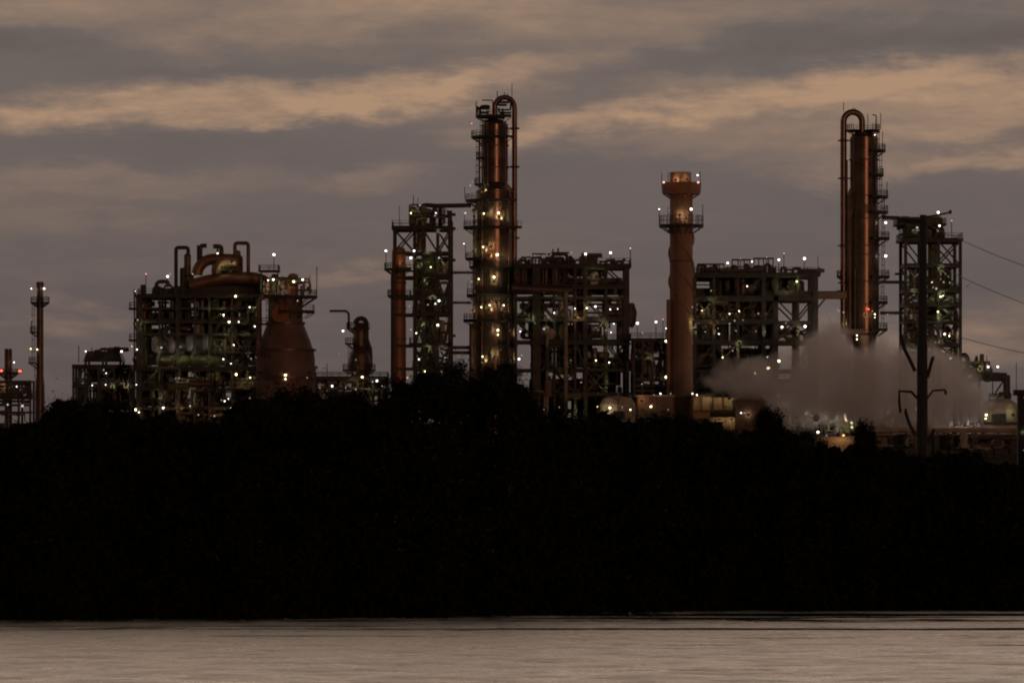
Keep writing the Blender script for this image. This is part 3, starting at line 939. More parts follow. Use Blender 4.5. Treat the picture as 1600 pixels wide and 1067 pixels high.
# tall right post going above deck
mb = MB(); q = T.P(703, 355, -6); mb.box(q.x - .5, q.x + .5, q.y - .5, q.y + .5, q.z - 1, Z(331, T.Y)); T.part('post', mb, STEEL)
T.vdrum(672, 398, 600, 10.5, GREEN, 2, 'drum'); T.vdrum(656, 360, 392, 5, CLADD, 0, 'drum'); T.vdrum(693, 408, 430, 7, GREY, 2, 'drum'); T.vdrum(690, 500, 535, 6, GREY, 3, 'drum')
T.vdrum(692, 470, 488, 7, GREEN, -2, 'drum'); T.vdrum(655, 435, 462, 4, STEEL, -1, 'drum')
T.vdrum(646, 323, 354, 6, GREEN, 0, 'drum'); T.vdrum(662, 321, 354, 5, GREEN, -2, 'drum'); T.vdrum(676, 328, 354, 5, GREEN, 1, 'drum')
T.vdrum(688, 324, 354, 3.4, STEEL, 1, 'drum')
T.clutter(640, 694, 320, 352, -5, 5, 18, 0, 2, 61, [GREEN, STEEL, PIPEG])
T.clutter(650, 702, 396, 598, -6, 6, 46, 4, 5, 62, [GREEN, STEEL, PIPE, CLADD])
T.deck(640, 700, 337, -5, 5, rail=True)
T.pipe([(658, 354, -1), (658, 320, -1), (682, 322, -1), (736, 321, -1)], 0.5, STEEL, 'overhead_pipe')
T.pipe([(646, 325), (646, 306)], 0.09, STEEL, 'mast'); T.pipe([(624, 355), (624, 322)], 0.07, STEEL, 'mast'); T.pipe([(653, 325), (653, 310)], 0.07, STEEL, 'mast')
for a in ((647, 392, 'w', .62), (642, 403, 'w', .72), (686, 403, 'd', .6), (686, 470, 'w', .62), (684, 508, 'w', .68), (642, 333, 'g', .5), (647, 334, 'g', .4), (681, 333, 'w', .4), (656, 321, 'd', .5), (680, 337, 'd', .5),
          (668, 398, 'g', .35), (675, 425, 'g', .35), (666, 440, 'g', .4), (676, 465, 'g', .4), (662, 510, 'g', .4), (668, 545, 'g', .4), (690, 545, 'g', .3), (664, 580, 'g', .45), (640, 478, 'd', .35), (637, 590, 'd', .6),
          (690, 412, 'g', .35), (642, 515, 'd', .5), (686, 362, 'g', .25)):
    T.lamp(*a, yo=-7.7)
T.lamp_run([(650, 700, 430), (650, 700, 488), (645, 700, 536), (650, 700, 572), (650, 700, 604)], 9, 8, 'wddgg', -7.7)
T.ladder(650, 355, 430, -7.6); T.ladder(700, 430, 536, -7.6)

T = Thing('orange_vessel', 623, 1088, 'slim orange vessel standing inside the left side of the braced steel tower', 'vessel')
p = T.P(623, 700); s = T.s; zz = lambda y: Z(y, T.Y)
mb = MB()
mb.lathe(p.x, p.y, [(11.5 * s, GZ), (11.5 * s, zz(505)), (11 * s, zz(500)), (11 * s, zz(392)), (8 * s, zz(387)), (0.01, zz(385))], 28)
T.part('shell', mb, ORNG)
for yy in (442, 530, 482):
    mb = MB(); mb.lathe(p.x, p.y, [(11 * s, zz(yy) - .2), (12.2 * s, zz(yy) - .2), (12.2 * s, zz(yy) + .2), (11 * s, zz(yy) + .2)], 28); T.part('stiffening_ring', mb, VESS)
T.ring(623, 419, 11, 23, 90, 330, th=.5); T.ring(623, 461, 11, 18, 110, 330, th=.4)
T.deck(622, 662, 423, -4.2, -2, th=.4)
T.lamp(603, 392, 'w', .66, -1.0); T.lamp(630, 412, 'o', .3, -3)
T.pipe([(603, 418, -1), (603, 393, -1)], 0.08, RAIL, 'lamp_pole'); T.pipe([(612, 600, -1.6), (612, 430, -1.6)], 0.22, CLADD)

# ---- pipes that bridge tower and column
for k, (yy, r_, lab) in enumerate(((426, 0.28, 'thin brown pipe between steel tower and tallest column, level with the tower\'s wide middle deck'),
                             (473, 0.26, 'thin brown pipe between steel tower and tallest column, ending beside a yellow lamp platform'),
                             (543, 0.38, 'upper of the paired thicker pipes low between steel tower and tallest column'),
                             (551, 0.38, 'lower of the paired thicker pipes just above the treetops, between tower and tallest column'))):
    T = Thing('bridging_pipe', 722, 1090 + k, lab, 'pipe', 'pipes bridging the tower and the tallest column', Z(yy, 1090 + k))
    T.pipe([(704, yy), (744 if k != 1 else 736, yy)], r_, PIPE, 'pipe_run')
    for xx in (712, 732):
        mb = MB(); q = T.P(xx, yy)
        mtx = Matrix.Translation(q) @ Vector((1, 0, 0)).to_track_quat('Z', 'Y').to_matrix().to_4x4()
        mb.lathe(0, 0, [(r_, -.12), (r_ + .16, -.12), (r_ + .16, .12), (r_, .12)], 10, mtx=mtx); T.part('flange', mb, CLADD)

# ---- tallest column
T = Thing('distillation_column', 772, 1090, 'tallest column, rust-brown and lit gold by platform lamps, hooped pipe running down its right side', 'column')
p = T.P(773, 700); s = T.s; zz = lambda y: Z(y, T.Y)
mb = MB()
prof = [(28 * s, GZ), (28 * s, zz(297)), (21 * s, zz(285)), (21 * s, zz(195))]
for a in (25, 50, 72):
    prof.append((21 * s * math.cos(R(a)), zz(195) + 10 * s * math.sin(R(a))))
prof.append((0.01, zz(185)))
mb.lathe(p.x, p.y, prof, 48)
T.part('shell', mb, CLAD)
rng = random.Random(4)
for yy, rr in ((300, 28), (345, 28), (375, 28), (420, 28), (447, 28), (506, 28), (545, 28), (228, 21), (262, 21)):
    mb = MB(); mb.lathe(p.x, p.y, [(rr * s, zz(yy) - .15), (rr * s + .22, zz(yy) - .15), (rr * s + .22, zz(yy) + .15), (rr * s, zz(yy) + .15)], 48); T.part('stiffening_ring', mb, CLADD)
pts = [T.P(773, 190)] + [T.P(788.5 - 15.5 * math.cos(R(a)), 168 - 15.5 * math.sin(R(a))) for a in np.linspace(0, 180, 17)] + [T.P(804, y) for y in (200, 300, 400, 500, 600, 690)]
mb = MB(); mb.tube(pts, 4.1 * s, 16); T.part('overhead_pipe', mb, CLAD)
for yy in (201, 261, 372, 430):
    mb = MB(); q = T.P(804, yy); mb.lathe(q.x, q.y, [(4 * s, q.z - .2), (6.5 * s, q.z - .2), (6.5 * s, q.z + .2), (4 * s, q.z + .2)], 16)
    mb.bar((q.x - 22 * s, q.y, q.z), (q.x + 8 * s, q.y, q.z), 0.28); T.part('pipe_clamp', mb, STEEL)
T.ring(773, 181, 3, 30, 60, 330, th=.5); T.ring(773, 213, 21, 37, 120, 320, th=.5)
T.ring(773, 287, 21, 32, 140, 230, th=.4); T.ring(773, 312, 28, 46, 130, 320, th=.5); T.ring(773, 354, 28, 49, 120, 330, th=.6)
T.ring(773, 403, 28, 46, 140, 240, th=.5); T.ring(773, 416, 28, 40, 170, 350, th=.5); T.ring(773, 460, 28, 44, 130, 320, th=.6)
T.ring(773, 499, 28, 49, 130, 340, th=.6); T.ring(773, 539, 28, 36, 260, 400, th=.5)
T.ladder(746, 213, 285, -1.5); T.ladder(741, 312, 402, -3.0); T.ladder(739, 416, 500, -3)
for (xx, y0, y1, r_) in ((741, 330, 690, 0.32), (745, 360, 690, 0.3), (737, 505, 690, 0.55), (749, 215, 330, 0.2), (764, 420, 690, 0.22), (795, 300, 690, 0.25)):
    T.pipe([(xx, y1, -2.8 if xx > 750 else -0.5), (xx, y0, -2.8 if xx > 750 else -0.5)], r_, CLADD, 'riser_pipe')
T.pipe([(738, 331, -1), (745, 326, -1), (747, 312, -1)], 0.4, CLADD, 'riser_pipe')
for (xx, y0, y1, r_, yo) in ((757, 214, 300, .16, -2.6), (762, 190, 290, .24, -2.9), (789, 196, 300, .2, -2.7), (753, 300, 690, .2, -3.4), (783, 356, 690, .16, -4.2)):
    T.pipe([(xx, y1, yo), (xx, y0, yo)], r_, STEEL if r_ < .2 else CLADD, 'riser_pipe')
T.ring(773, 246, 21, 29, 140, 220, th=.35); T.ladder(752, 190, 213, -2); T.ladder(798, 300, 354, -1.5)
# small davit crane and masts on the head platform
T.pipe([(770, 181, -1), (770, 157, -1), (753, 157, -1)], 0.13, STEEL, 'davit')
T.clutter(744, 764, 166, 180, -2, 2, 6, 0, 0, 71, [STEEL], 0.2); T.clutter(778, 798, 160, 180, -1, 2, 5, 0, 0, 72, [STEEL], 0.2)
for xx, y1, y0 in ((788, 153, 144), (777, 156, 143), (744, 181, 158), (793, 154, 146), (800, 158, 130)):
    T.pipe([(xx, y1), (xx, y0)], 0.07 if xx == 800 else 0.1, STEEL, 'mast')
fr = -28 * s - 0.9
for a in ((755, 297, 'g', .38, -4.0), (756, 334, 'g', .5, -4.2), (779, 333, 'y', .62, fr), (779, 339, 'y', .42, fr), (788, 341, 'g', .36, -4.4), (741, 338, 'y', .36, -3.6), (755, 386, 'y', .5, -4.2), (755, 391, 'y', .36, -4.2),
          (777, 398, 'y', .72, fr), (740, 391, 'g', .4, -3.6), (748, 436, 'y', .5, -3.6), (748, 442, 'y', .36, -3.6), (772, 433, 'y', .6, fr), (772, 440, 'g', .36, fr), (752, 480, 'g', .5, -4.2), (765, 477, 'y', .5, fr),
          (765, 483, 'y', .42, fr), (787, 477, 'y', .48, -4.6), (787, 483, 'y', .4, -4.6), (778, 516, 'y', .58, fr), (778, 523, 'y', .5, fr), (797, 520, 'y', .42, -2.5), (754, 557, 'y', .5, -4.2), (754, 563, 'g', .42, -4.2),
          (799, 560, 'y', .4, -2.5), (735, 290, 'd', .5, -1), (727, 333, 'd', .75, -1), (737, 440, 'd', .4, -3), (725, 381, 'w', .36, -1), (738, 284, 'd', .3, -2), (739, 485, 'y', .36, -3.4), (742, 490, 'o', .3, -3.8), (737, 193, 'p', .4, -1),
          (765, 399, 'o', .32, fr), (790, 402, 'y', .36, -4.4), (769, 380, 'o', .28, fr)):
    T.lamp(*a[:4], yo=a[4])
for xx, yy, kk in ((762, 328, 'y'), (787, 326, 'y'), (760, 381, 'y'), (768, 385, 'o'), (786, 402, 'y'), (762, 432, 'g'), (784, 430, 'y'), (757, 472, 'g'), (775, 472, 'y'), (794, 474, 'y'), (766, 514, 'y'), (786, 512, 'y'), (764, 552, 'g'), (784, 553, 'y'), (752, 330, 'g'), (750, 384, 'y')):
    T.lamp(xx, yy, kk, .37, fr - 2.4)  # added fill lights off the wall, widening the gold pools
for xx, y1, y0 in ((726, 312, 292), (726, 354, 335), (727, 403, 382), (731, 460, 440)):
    T.pipe([(xx, y1, -1), (xx, y0, -1)], 0.07, RAIL, 'lamp_pole')

# ---- process structure right of the tallest column
T = Thing('process_structure', 895, 1082, 'wide dark steel structure between the tallest column and the chimney, pipe hoops on its roof', 'process unit')
T.frame([806, 838, 866, 898, 914, 946, 978], [414, 446, 462, 496, 530, 574, 612], (-9, 0, 9), 0.6, 0.55,
        [(1, 2, 'X'), (2, 2, '/'), (4, 2, '\\'), (5, 0, '\\'), (0, 2, '/'), (0, 3, '\\'), (4, 3, 'X'), (3, 0, '/'), (1, 4, 'X'), (5, 4, 'X'), (3, 4, '\\'), (2, 5, 'X'), (4, 5, 'X')], wide={1: 1.7, 4: 0.9, 6: 1.1})
T.deck(804, 985, 414, -10, 10, th=0.8); T.deck(804, 980, 446, -9.5, 9.5, th=.5); T.deck(862, 980, 496, -9.5, 9.5, th=.5); T.deck(828, 984, 531, -10, 10, th=1.2)
T.deck(828, 984, 576, -10, 10, th=.6); T.deck(828, 984, 613, -10, 10, th=.6, rail=False); T.deck(808, 845, 499, -9, 0, th=.6)
T.pipe([(800, 450, -9.8), (850, 453, -9.8), (895, 454, -9.8)], 1.0, CLADD, 'header_pipe', 12)
for k, yy in enumerate((437, 441, 469, 476)):
    T.pipe([(812, yy, -4 + 2 * k), (972, yy, -4 + 2 * k)], (0.4, 0.3, 0.35, 0.3)[k], (PIPE, CLADD, PIPE, PIPEG)[k], 'header_pipe')
T.pipe([(810, 420, -6), (810, 442, -6)], .3, PIPE)
for k in range(14):
    xx = 812 + k * 5.2
    T.pipe([(xx, 416, -5), (xx, 445, -5)], 0.22 + 0.1 * (k % 3), (PIPE, CLADD, PIPEG)[k % 3], 'riser_pipe', 6)
for (xx, y0, y1, r_, yo, m_) in ((884, 455, 650, 3.6, -10.8, PIPEG), (855, 520, 650, 2.4, -10.8, PIPEG), (844, 450, 650, 5, 0, STEEL), (905, 448, 530, 5, 2, CLADD), (928, 424, 446, 7, -3, GREY), (968, 463, 530, 5, 0, VESS),
                                 (950, 470, 496, 6, 2, CLADD), (875, 505, 530, 7, -4, GREEN), (852, 508, 531, 8, -7, GREY)):
    T.vdrum(xx, y0, y1, r_, m_, yo, 'drum')
T.hdrum(858, 522, 9, 7, 10, GREY, -9.4); T.hdrum(946, 482, 7, 6, 30, CLADD, -7)
T.modules([(807, 419, 836, 445), (840, 420, 862, 446), (862, 419, 896, 431), (896, 419, 948, 432), (862, 440, 972, 446), (808, 448, 836, 460), (838, 447, 912, 461), (916, 449, 974, 461), (826, 463, 850, 529), 
           (850, 505, 882, 530), (886, 512, 924, 530), (946, 476, 974, 495), (830, 537, 862, 574), (870, 537, 925, 574), (930, 562, 984, 575), (830, 592, 886, 612), (830, 578, 852, 592), (914, 578, 962, 612),
           (880, 594, 914, 612), (828, 617, 885, 665), (893, 617, 950, 665), (955, 617, 984, 665)], 3, 7.5, 86)
T.clutter(832, 982, 538, 650, -12, -10.2, 8, 2, 2, 88, [STEEL, STEEL, PIPEG], 0.35)
T.lamp_run([(850, 974, 531), (835, 980, 576), (840, 980, 613), (865, 975, 496), (850, 970, 650)], 20, 6, 'wddygog')
# caged hopper at the right end
mb = MB(); q = T.P(987, 490)
mb.lathe(q.x, q.y, [(0.3, Z(512, T.Y)), (0.9, Z(505, T.Y)), (1.2, Z(488, T.Y)), (0.6, Z(474, T.Y)), (0.01, Z(473, T.Y))], 12); T.part('hopper', mb, VESS)
T.clutter(815, 972, 420, 528, -6, 7, 34, 7, 6, 81, [PIPE, STEEL, STEEL, PIPEG], 0.35)
T.clutter(830, 976, 536, 655, -6, 7, 36, 12, 8, 82, [STEEL, STEEL, PIPE, GREEN], 0.5)
# roof modules
for (xa, xb, y0) in ((833, 858, 397), (863, 887, 395)):
    mod = MB()
    for xx in (xa, xb):
        mod.bar(T.P(xx, y0, -3), T.P(xx, y0, 3), .25)
    for yo in (-3, 3):
        for xx in (xa, (xa + xb) / 2, xb):
            mod.bar(T.P(xx, 413, yo), T.P(xx, y0, yo), 0.22)
        mod.bar(T.P(xa - 2, y0, yo), T.P(xb + 2, y0, yo), 0.34); mod.bar(T.P(xa, 404, yo), T.P(xb, 404, yo), 0.2)
    T.part('roof_module', mod, STEEL)
T.pipe([(862, 413, -2), (862, 398, -2), (886, 397, -2), (887, 413, -2)], .35, CLADD); T.pipe([(864, 395), (864, 389)], .15, STEEL, 'vent_pipe'); T.pipe([(872, 395), (872, 388)], .2, STEEL, 'vent_pipe')
T.hdrum(852, 405, 4, 4, 90, CLADD, 0)
mb = MB(); a = T.P(905, 413); c = T.P(933, 402)
mb.box(a.x, c.x, T.Y - 4, T.Y + 4, a.z, c.z); mb.box(a.x + .8, c.x - 1.2, T.Y - 3, T.Y + 3, c.z + 0.003, c.z + 0.7); T.part('fan_house', mb, STEEL)
T.manifold(808, 902, 413, 12, 18, 83); T.manifold(905, 936, 403, 4, 5, 84); T.manifold(936, 975, 413, 8, 5, 85)
T.pipe([(985, 413, -2), (985, 390, -2)], 0.1, PIPE, 'mast'); T.pipe([(973, 410, -2), (976, 404, -2)], 0.3, STEEL, 'vent_pipe')
for a in ((835, 399, 'd', .3), (854, 396, 'd', .3), (915, 397, 'w', .7), (954, 395, 'w', .72), (985, 388, 'p', .5), (893, 395, 'd', .4), (866, 489, 'w', .5), (885, 500, 'y', .62), (884, 507, 'g', .5), (850, 514, 'd', .6),
          (898, 496, 'o', .4), (903, 496, 'd', .4), (909, 496, 'o', .3), (959, 506, 'w', .45), (945, 512, 'y', .4), (947, 516, 'd', .35), (932, 432, 'y', .4, -8), (940, 436, 'y', .35, -8), (813, 518, 'w', .45), (811, 561, 'w', .62), (815, 555, 'd', .4),
          (858, 500, 'g', .3), (830, 498, 'g', .35), (938, 505, 'g', .3), (960, 470, 'o', .25), (925, 470, 'o', .2), (876, 470, 'g', .2), (926, 426, 'g', .3), (836, 505, 'd', .25), (905, 590, 'd', .3), (930, 560, 'g', .3),
          (870, 590, 'd', .25), (850, 640, 'd', .3), (812, 612, 'd', .4), (905, 645, 'g', .3), (945, 545, 'o', .25)):
    T.lamp(*a[:4], yo=a[4] if len(a) > 4 else -10.4)
for xx, y0 in ((954, 396), (915, 398)):
    T.pipe([(xx, 413, -10), (xx, y0, -10)], 0.08, RAIL, 'lamp_pole')

T = Thing('low_process_structure', 1013, 1072, 'low steel structure with a railed roof, tucked against the left of the chimney', 'process unit')
T.frame([990, 1003, 1018, 1032, 1044], [529, 556, 588, 606], (-6, 6), 0.5, 0.45, [(1, 0, 'X'), (2, 1, 'X'), (3, 1, '/')])
T.deck(984, 1048, 529, -7, 7, th=.7); T.deck(986, 1047, 558, -6.5, 6.5, th=.4); T.deck(986, 1047, 600, -6.5, 6.5, th=.8)
T.modules([(987, 534, 1002, 556), (1020, 535, 1046, 548), (986, 562, 1000, 598), (1034, 576, 1046, 598), (986, 606, 1046, 660)], 1, 5, 92)
T.clutter(988, 1045, 534, 612, -5, 5, 28, 4, 5, 91, [STEEL, PIPE, GREEN, PIPEG])
for a in ((996, 505, 'w', .75), (1025, 503, 'w', .66), (1036, 499, 'p', .4), (1041, 513, 'w', .5)):
    T.polelamp(a[0], a[1], 529, a[2], a[3], -6)
for a in ((1041, 533, 'y', .72), (1041, 589, 'y', .78), (985, 534, 'd', .3), (1003, 600, 'd', .4), (1015, 560, 'g', .25), (1004, 520, 'd', .4)):
    T.lamp(*a, yo=-7)

# ---- chimney
T = Thing('chimney', 1064, 1060, 'broad red-brown chimney with two round platforms near its lit crown', 'chimney')
p = T.P(1064.5, 700); s = T.s; zz = lambda y: Z(y, T.Y)
mb = MB()
mb.lathe(p.x, p.y, [(18.5 * s, GZ), (18 * s, zz(500)), (17.8 * s, zz(300)), (15.5 * s, zz(299)), (15.5 * s, zz(270)), (14 * s, zz(270)), (14 * s, zz(280)), (0.01, zz(280))], 48)
T.part('shaft', mb, CHIM)
mb = MB(); q = T.P(1063, 270)
mb.lathe(q.x, q.y, [(15.9 * s, zz(285)), (15.9 * s, zz(269.5)), (16.6 * s, zz(269.5)), (16.6 * s, zz(271.5)), (16.3 * s, zz(272)), (16.3 * s, zz(285))], 40); T.part('crown', mb, CHIMTOP)
mb = MB()
for k in range(3):                                            # helical strakes
    n = 70
    vs, fs = [], []
    for i in range(n + 1):
        f = i / n
        th = R(120 * k + 60 + 400 * f); z = zz(352) + (zz(500) - zz(352)) * f
        for rr in (17.6 * s, 20.6 * s):
            for dz in (-.12, .12):
                vs.append((p.x + rr * math.cos(th), p.y + rr * math.sin(th), z + dz))
    for i in range(n):
        o = i * 4
        fs += [(o, o + 2, o + 6, o + 4), (o + 1, o + 5, o + 7, o + 3), (o + 2, o + 3, o + 7, o + 6)]
    mb.add(vs, fs)
T.part('strake', mb, CHIM)
for yy in (408, 520, 560):
    mb = MB(); mb.lathe(p.x, p.y, [(17.5 * s, zz(yy) - .2), (19 * s, zz(yy) - .2), (19 * s, zz(yy) + .2), (17.5 * s, zz(yy) + .2)], 40); T.part('stiffening_ring', mb, VESS)
d = T.ring(1064.5, 300, 15, 30, 0, 360, th=.5, m=CHIMTOP, rail=False)
mb = MB(); q = T.P(1064.5, 300)
mb.lathe(q.x, q.y, [(30.5 * s, zz(300)), (31 * s, zz(285.5)), (30.2 * s, zz(285.5)), (29.8 * s, zz(300)), (30.5 * s, zz(300))], 40); mb.build('parapet', CHIMTOP, d)
mb = MB(); mb.lathe(q.x, q.y, [(17 * s, zz(308)), (26 * s, zz(301.5))], 40); mb.build('soffit', CHIM, d)
T.ring(1064.5, 351, 17, 35, 0, 360, th=.6, h=1.9)
for xx, y1, y0 in ((1034, 286, 271), (1044, 286, 270), (1094, 286, 268), (1030, 351, 326), (1098, 351, 320), (1090, 351, 335), (1044, 351, 324)):
    T.pipe([(xx, y1, -2), (xx, y0, -2)], 0.08, RAIL, 'mast')
T.pipe([(1044.5, 640, -1.4), (1044.5, 468, -1.4)], 0.45, CHIM, 'cable_duct'); T.ladder(1056, 351, 640, -19.5 * s)
for a in ((1037, 285, 'p', .7, -4.4), (1091, 285, 'p', .7, -4.4), (1090, 274, 'w', .55, -3), (1030, 327, 'w', .5, -2), (1080, 327, 'w', .72, -4.2), (1056, 281, 'y', .34, -2.9), (1074, 280, 'y', .3, -3.1), (1045, 329, 'd', .3, -2),
          (1062, 336, 'y', .36, -3.4), (1072, 340, 'y', .3, -3.4), (1053, 295, 'o', .3, -3.4), (1082, 480, 'p', .3, -2.4), (1083, 512, 'd', .4, -2.4), (1085, 505, 'g', .4, -2.4), (1086, 515, 'g', .3, -2.4)):
    T.lamp(*a[:4], yo=a[4])

# ---- process structure right of the chimney
T = Thing('process_structure', 1180, 1084, 'wide dark steel structure on the right of the chimney, above the drifting steam', 'process unit')
T.frame([1084, 1113, 1150, 1190, 1209, 1243, 1270], [428, 464, 500, 532, 575, 610], (-9, 0, 9), 0.6, 0.55,
        [(4, 1, '\\'), (5, 1, '/'), (4, 2, '/'), (5, 2, '\\'), (3, 1, '/'), (5, 3, '/'), (1, 3, 'X'), (2, 2, 'X'), (0, 1, 'X'), (2, 0, '/'), (0, 3, '/')], wide={4: 1.0, 6: 1.2, 3: 0.9})
T.deck(1082, 1278, 428, -10, 10, th=.8); T.deck(1082, 1274, 464, -9.5, 9.5, th=1.2, rail=False); T.deck(1082, 1212, 500, -9.5, 9.5, th=.4); T.deck(1082, 1260, 533, -10, 10, th=.8)
T.deck(1082, 1215, 570, -9, 9, th=.6); T.deck(1082, 1215, 602, -9, 9, th=.6, rail=False)
T.modules([(1086, 433, 1206, 440), (1086, 451, 1216, 463), (1128, 434, 1150, 462), (1166, 441, 1202, 463), (1210, 434, 1232, 463), (1112, 468, 1138, 531), (1153, 474, 1190, 499), (1153, 504, 1206, 531), (1086, 486, 1110, 531), 
           (1086, 539, 1126, 569), (1130, 545, 1208, 569), (1086, 574, 1150, 601), (1152, 575, 1212, 601), (1086, 606, 1212, 650)], 3, 7.5, 106)
mb = MB(); a, c = T.P(1190, 472), T.P(1272, 456); mb.box(a.x, c.x, T.Y - 8.7, T.Y - 6, a.z, c.z); T.part('girder', mb, STEEL)
for (xx, y0, y1, r_, m_) in ((1125, 436, 464, 8, STEEL), (1160, 432, 464, 8, CLADD), (1100, 470, 500, 7, STEEL), (1130, 478, 532, 6, CLADD), (1175, 468, 532, 9, VESS), (1187, 470, 532, 4, ORNG), (1238, 436, 457, 9, GREEN), (1148, 505, 532, 7, GREEN),
                             (1105, 505, 532, 8, STEEL), (1250, 438, 457, 7, GREY)):
    T.vdrum(xx, y0, y1, r_, m_, 1, 'drum')
T.clutter(1086, 1200, 432, 530, -6, 7, 34, 6, 6, 101, [STEEL, PIPE, STEEL], 0.35)
T.clutter(1086, 1205, 538, 640, -8, 7, 40, 8, 8, 102, [STEEL, GREEN, PIPE])
T.clutter(1205, 1262, 505, 530, -8, 4, 8, 1, 2, 103)
for (xa, xb, y0, nn) in ((1090, 1131, 413, 6), (1144, 1172, 406, 3), (1178, 1208, 404, 4)):
    mod = MB()
    for xx in (xa, xb):
        mod.bar(T.P(xx, y0, -4), T.P(xx, y0, 3), .25)
    for yo in (-4, 3):
        for k in range(nn + 1):
            xx = xa + (xb - xa) * k / nn
            mod.bar(T.P(xx, 427, yo), T.P(xx, y0, yo), 0.22)
        mod.bar(T.P(xa - 1, y0, yo), T.P(xb + 1, y0, yo), 0.36); mod.bar(T.P(xa, (y0 + 427) / 2, yo), T.P(xb, (y0 + 427) / 2, yo), 0.24)
    T.part('roof_module', mod, STEEL)
T.manifold(1086, 1215, 427, 15, 24, 104); T.manifold(1215, 1268, 427, 10, 6, 105)
for a in ((1137, 411, 'w', .62), (1175, 409, 'w', .55), (1157, 404, 'd', .35), (1198, 402, 'd', .35), (1217, 406, 'w', .66), (1225, 396, 'p', .42), (1257, 404, 'w', .78)):
    T.polelamp(a[0], a[1], 427, a[2], a[3], -9.5)
T.pipe([(1278, 428), (1278, 400)], .07, STEEL, 'mast')
for a in ((1245, 440, 'g', .55), (1240, 444, 'y', .4), (1232, 448, 'g', .35), (1222, 511, 'w', .66), (1258, 510, 'w', .78), (1228, 505, 'd', .4), (1246, 514, 'y', .4), (1246, 520, 'g', .3), (1148, 501, 'd', .5), (1140, 506, 'd', .5), (1161, 500, 'd', .35),
          (1120, 519, 'y', .36), (1122, 513, 'd', .3), (1150, 517, 'd', .4), (1155, 536, 'g', .36), (1145, 548, 'd', .4), (1178, 491, 'y', .25), (1089, 515, 'g', .4), (1170, 478, 'o', .25), (1150, 490, 'r', .16), (1112, 470, 'g', .2),
          (1196, 520, 'g', .25), (1110, 508, 'o', .25), (1154, 542, 'y', .35)):
    T.lamp(*a, yo=-10.3)

T.lamp_run([(1090, 1205, 500), (1090, 1205, 532), (1090, 1205, 570), (1100, 1260, 464)], 16, 7, 'wddygog')
T = Thing('pipe_bridge', 1297, 1086, 'short dark box girder joining the right-hand structure to the second column', 'pipe bridge', z=Z(466, 1086))
mb = MB(); a, c = T.P(1274, 467), T.P(1322, 457); mb.box(a.x, c.x, T.Y - 2.5, T.Y + 2.5, a.z, c.z); T.part('girder', mb, CLADD)
mb = MB()
for yo in (-2, 2):
    mb.bar(T.P(1273, 487, yo), T.P(1289, 467, yo), 0.35)
T.part('bracket', mb, STEEL)
T.pipe([(1274, 456.5, -1), (1322, 456.5, -1)], .22, PIPE)

# ---- second column
T = Thing('distillation_column', 1350, 1088, 'second tall copper-brown column, hooped pipe on its left and its foot in steam', 'column')
p = T.P(1350, 700); s = T.s; zz = lambda y: Z(y, T.Y)
mb = MB()
prof = [(17 * s, GZ), (17 * s, zz(545)), (20 * s, zz(524)), (23.5 * s, zz(520)), (23.5 * s, zz(335)), (22 * s, zz(320)), (22 * s, zz(215))]
for a in (25, 50, 72):
    prof.append((22 * s * math.cos(R(a)), zz(215) + 9 * s * math.sin(R(a))))
prof.append((0.01, zz(206)))
mb.lathe(p.x, p.y, prof, 48); T.part('shell', mb, CLAD)
for yy, rr in ((250, 22), (306, 22), (342, 23.5), (384, 23.5), (398, 23.5), (440, 23.5), (476, 23.5), (516, 23.5)):
    mb = MB(); mb.lathe(p.x, p.y, [(rr * s, zz(yy) - .15), (rr * s + .22, zz(yy) - .15), (rr * s + .22, zz(yy) + .15), (rr * s, zz(yy) + .15)], 48); T.part('stiffening_ring', mb, CLADD)
pts = [T.P(1347, 210)] + [T.P(1332.5 + 14.5 * math.cos(R(a)), 190 - 14.5 * math.sin(R(a))) for a in np.linspace(0, 180, 17)] + [T.P(1318, y) for y in (220, 300, 400, 520)]
mb = MB(); mb.tube(pts, 5.0 * s, 16); T.part('overhead_pipe', mb, CLAD)
T.pipe([(1328, 540, -2.2), (1328, 300, -2.2), (1334, 292, -1.8)], 3.2 * s, CLADD, 'riser_pipe', 12); T.pipe([(1323, 540, -1), (1323, 250, -1)], .25, CLADD, 'riser_pipe'); T.pipe([(1336, 520, -2.9), (1336, 420, -2.9)], .25, CLADD, 'riser_pipe')
for yy in (220, 279, 384, 442):
    mb = MB(); q = T.P(1318, yy); mb.bar((q.x - 9 * s, q.y, q.z), (q.x + 20 * s, q.y, q.z), .3)
    mb.lathe(q.x, q.y, [(4 * s, q.z - .2), (6.2 * s, q.z - .2), (6.2 * s, q.z + .2), (4 * s, q.z + .2)], 16); T.part('pipe_clamp', mb, STEEL)
T.ring(1349, 203, 3, 26, -60, 230, th=.5)
for yy, ro in ((234, 34), (272, 31), (306, 38), (330, 38), (371, 40), (431, 40), (471, 37), (513, 37)):
    T.ring(1350, yy, 21 if yy < 320 else 23, ro, -75, 50, th=.55)
for yy in (431, 462):
    T.ring(1318, yy, 4, 11, 120, 260, th=.4)
mb = MB(); a, c = T.P(1314, 522, -2), T.P(1352, 514, -2); mb.box(a.x, c.x, T.Y - 3.6, T.Y + 1, a.z, c.z); T.part('skirt_deck', mb, CLADD)
for (xx, y0, y1, r_, yo) in ((1334, 215, 300, .2, -2.2), (1361, 216, 520, .2, -2.9), (1367, 240, 520, .16, -2.4), (1342, 330, 520, .16, -3.4)):
    T.pipe([(xx, y1, yo), (xx, y0, yo)], r_, STEEL if r_ < .2 else CLADD, 'riser_pipe')
T.ladder(1372, 206, 234, -1)
T.ladder(1376, 234, 306, -1); T.ladder(1380, 306, 430, -1); T.ladder(1379, 431, 513, -1)
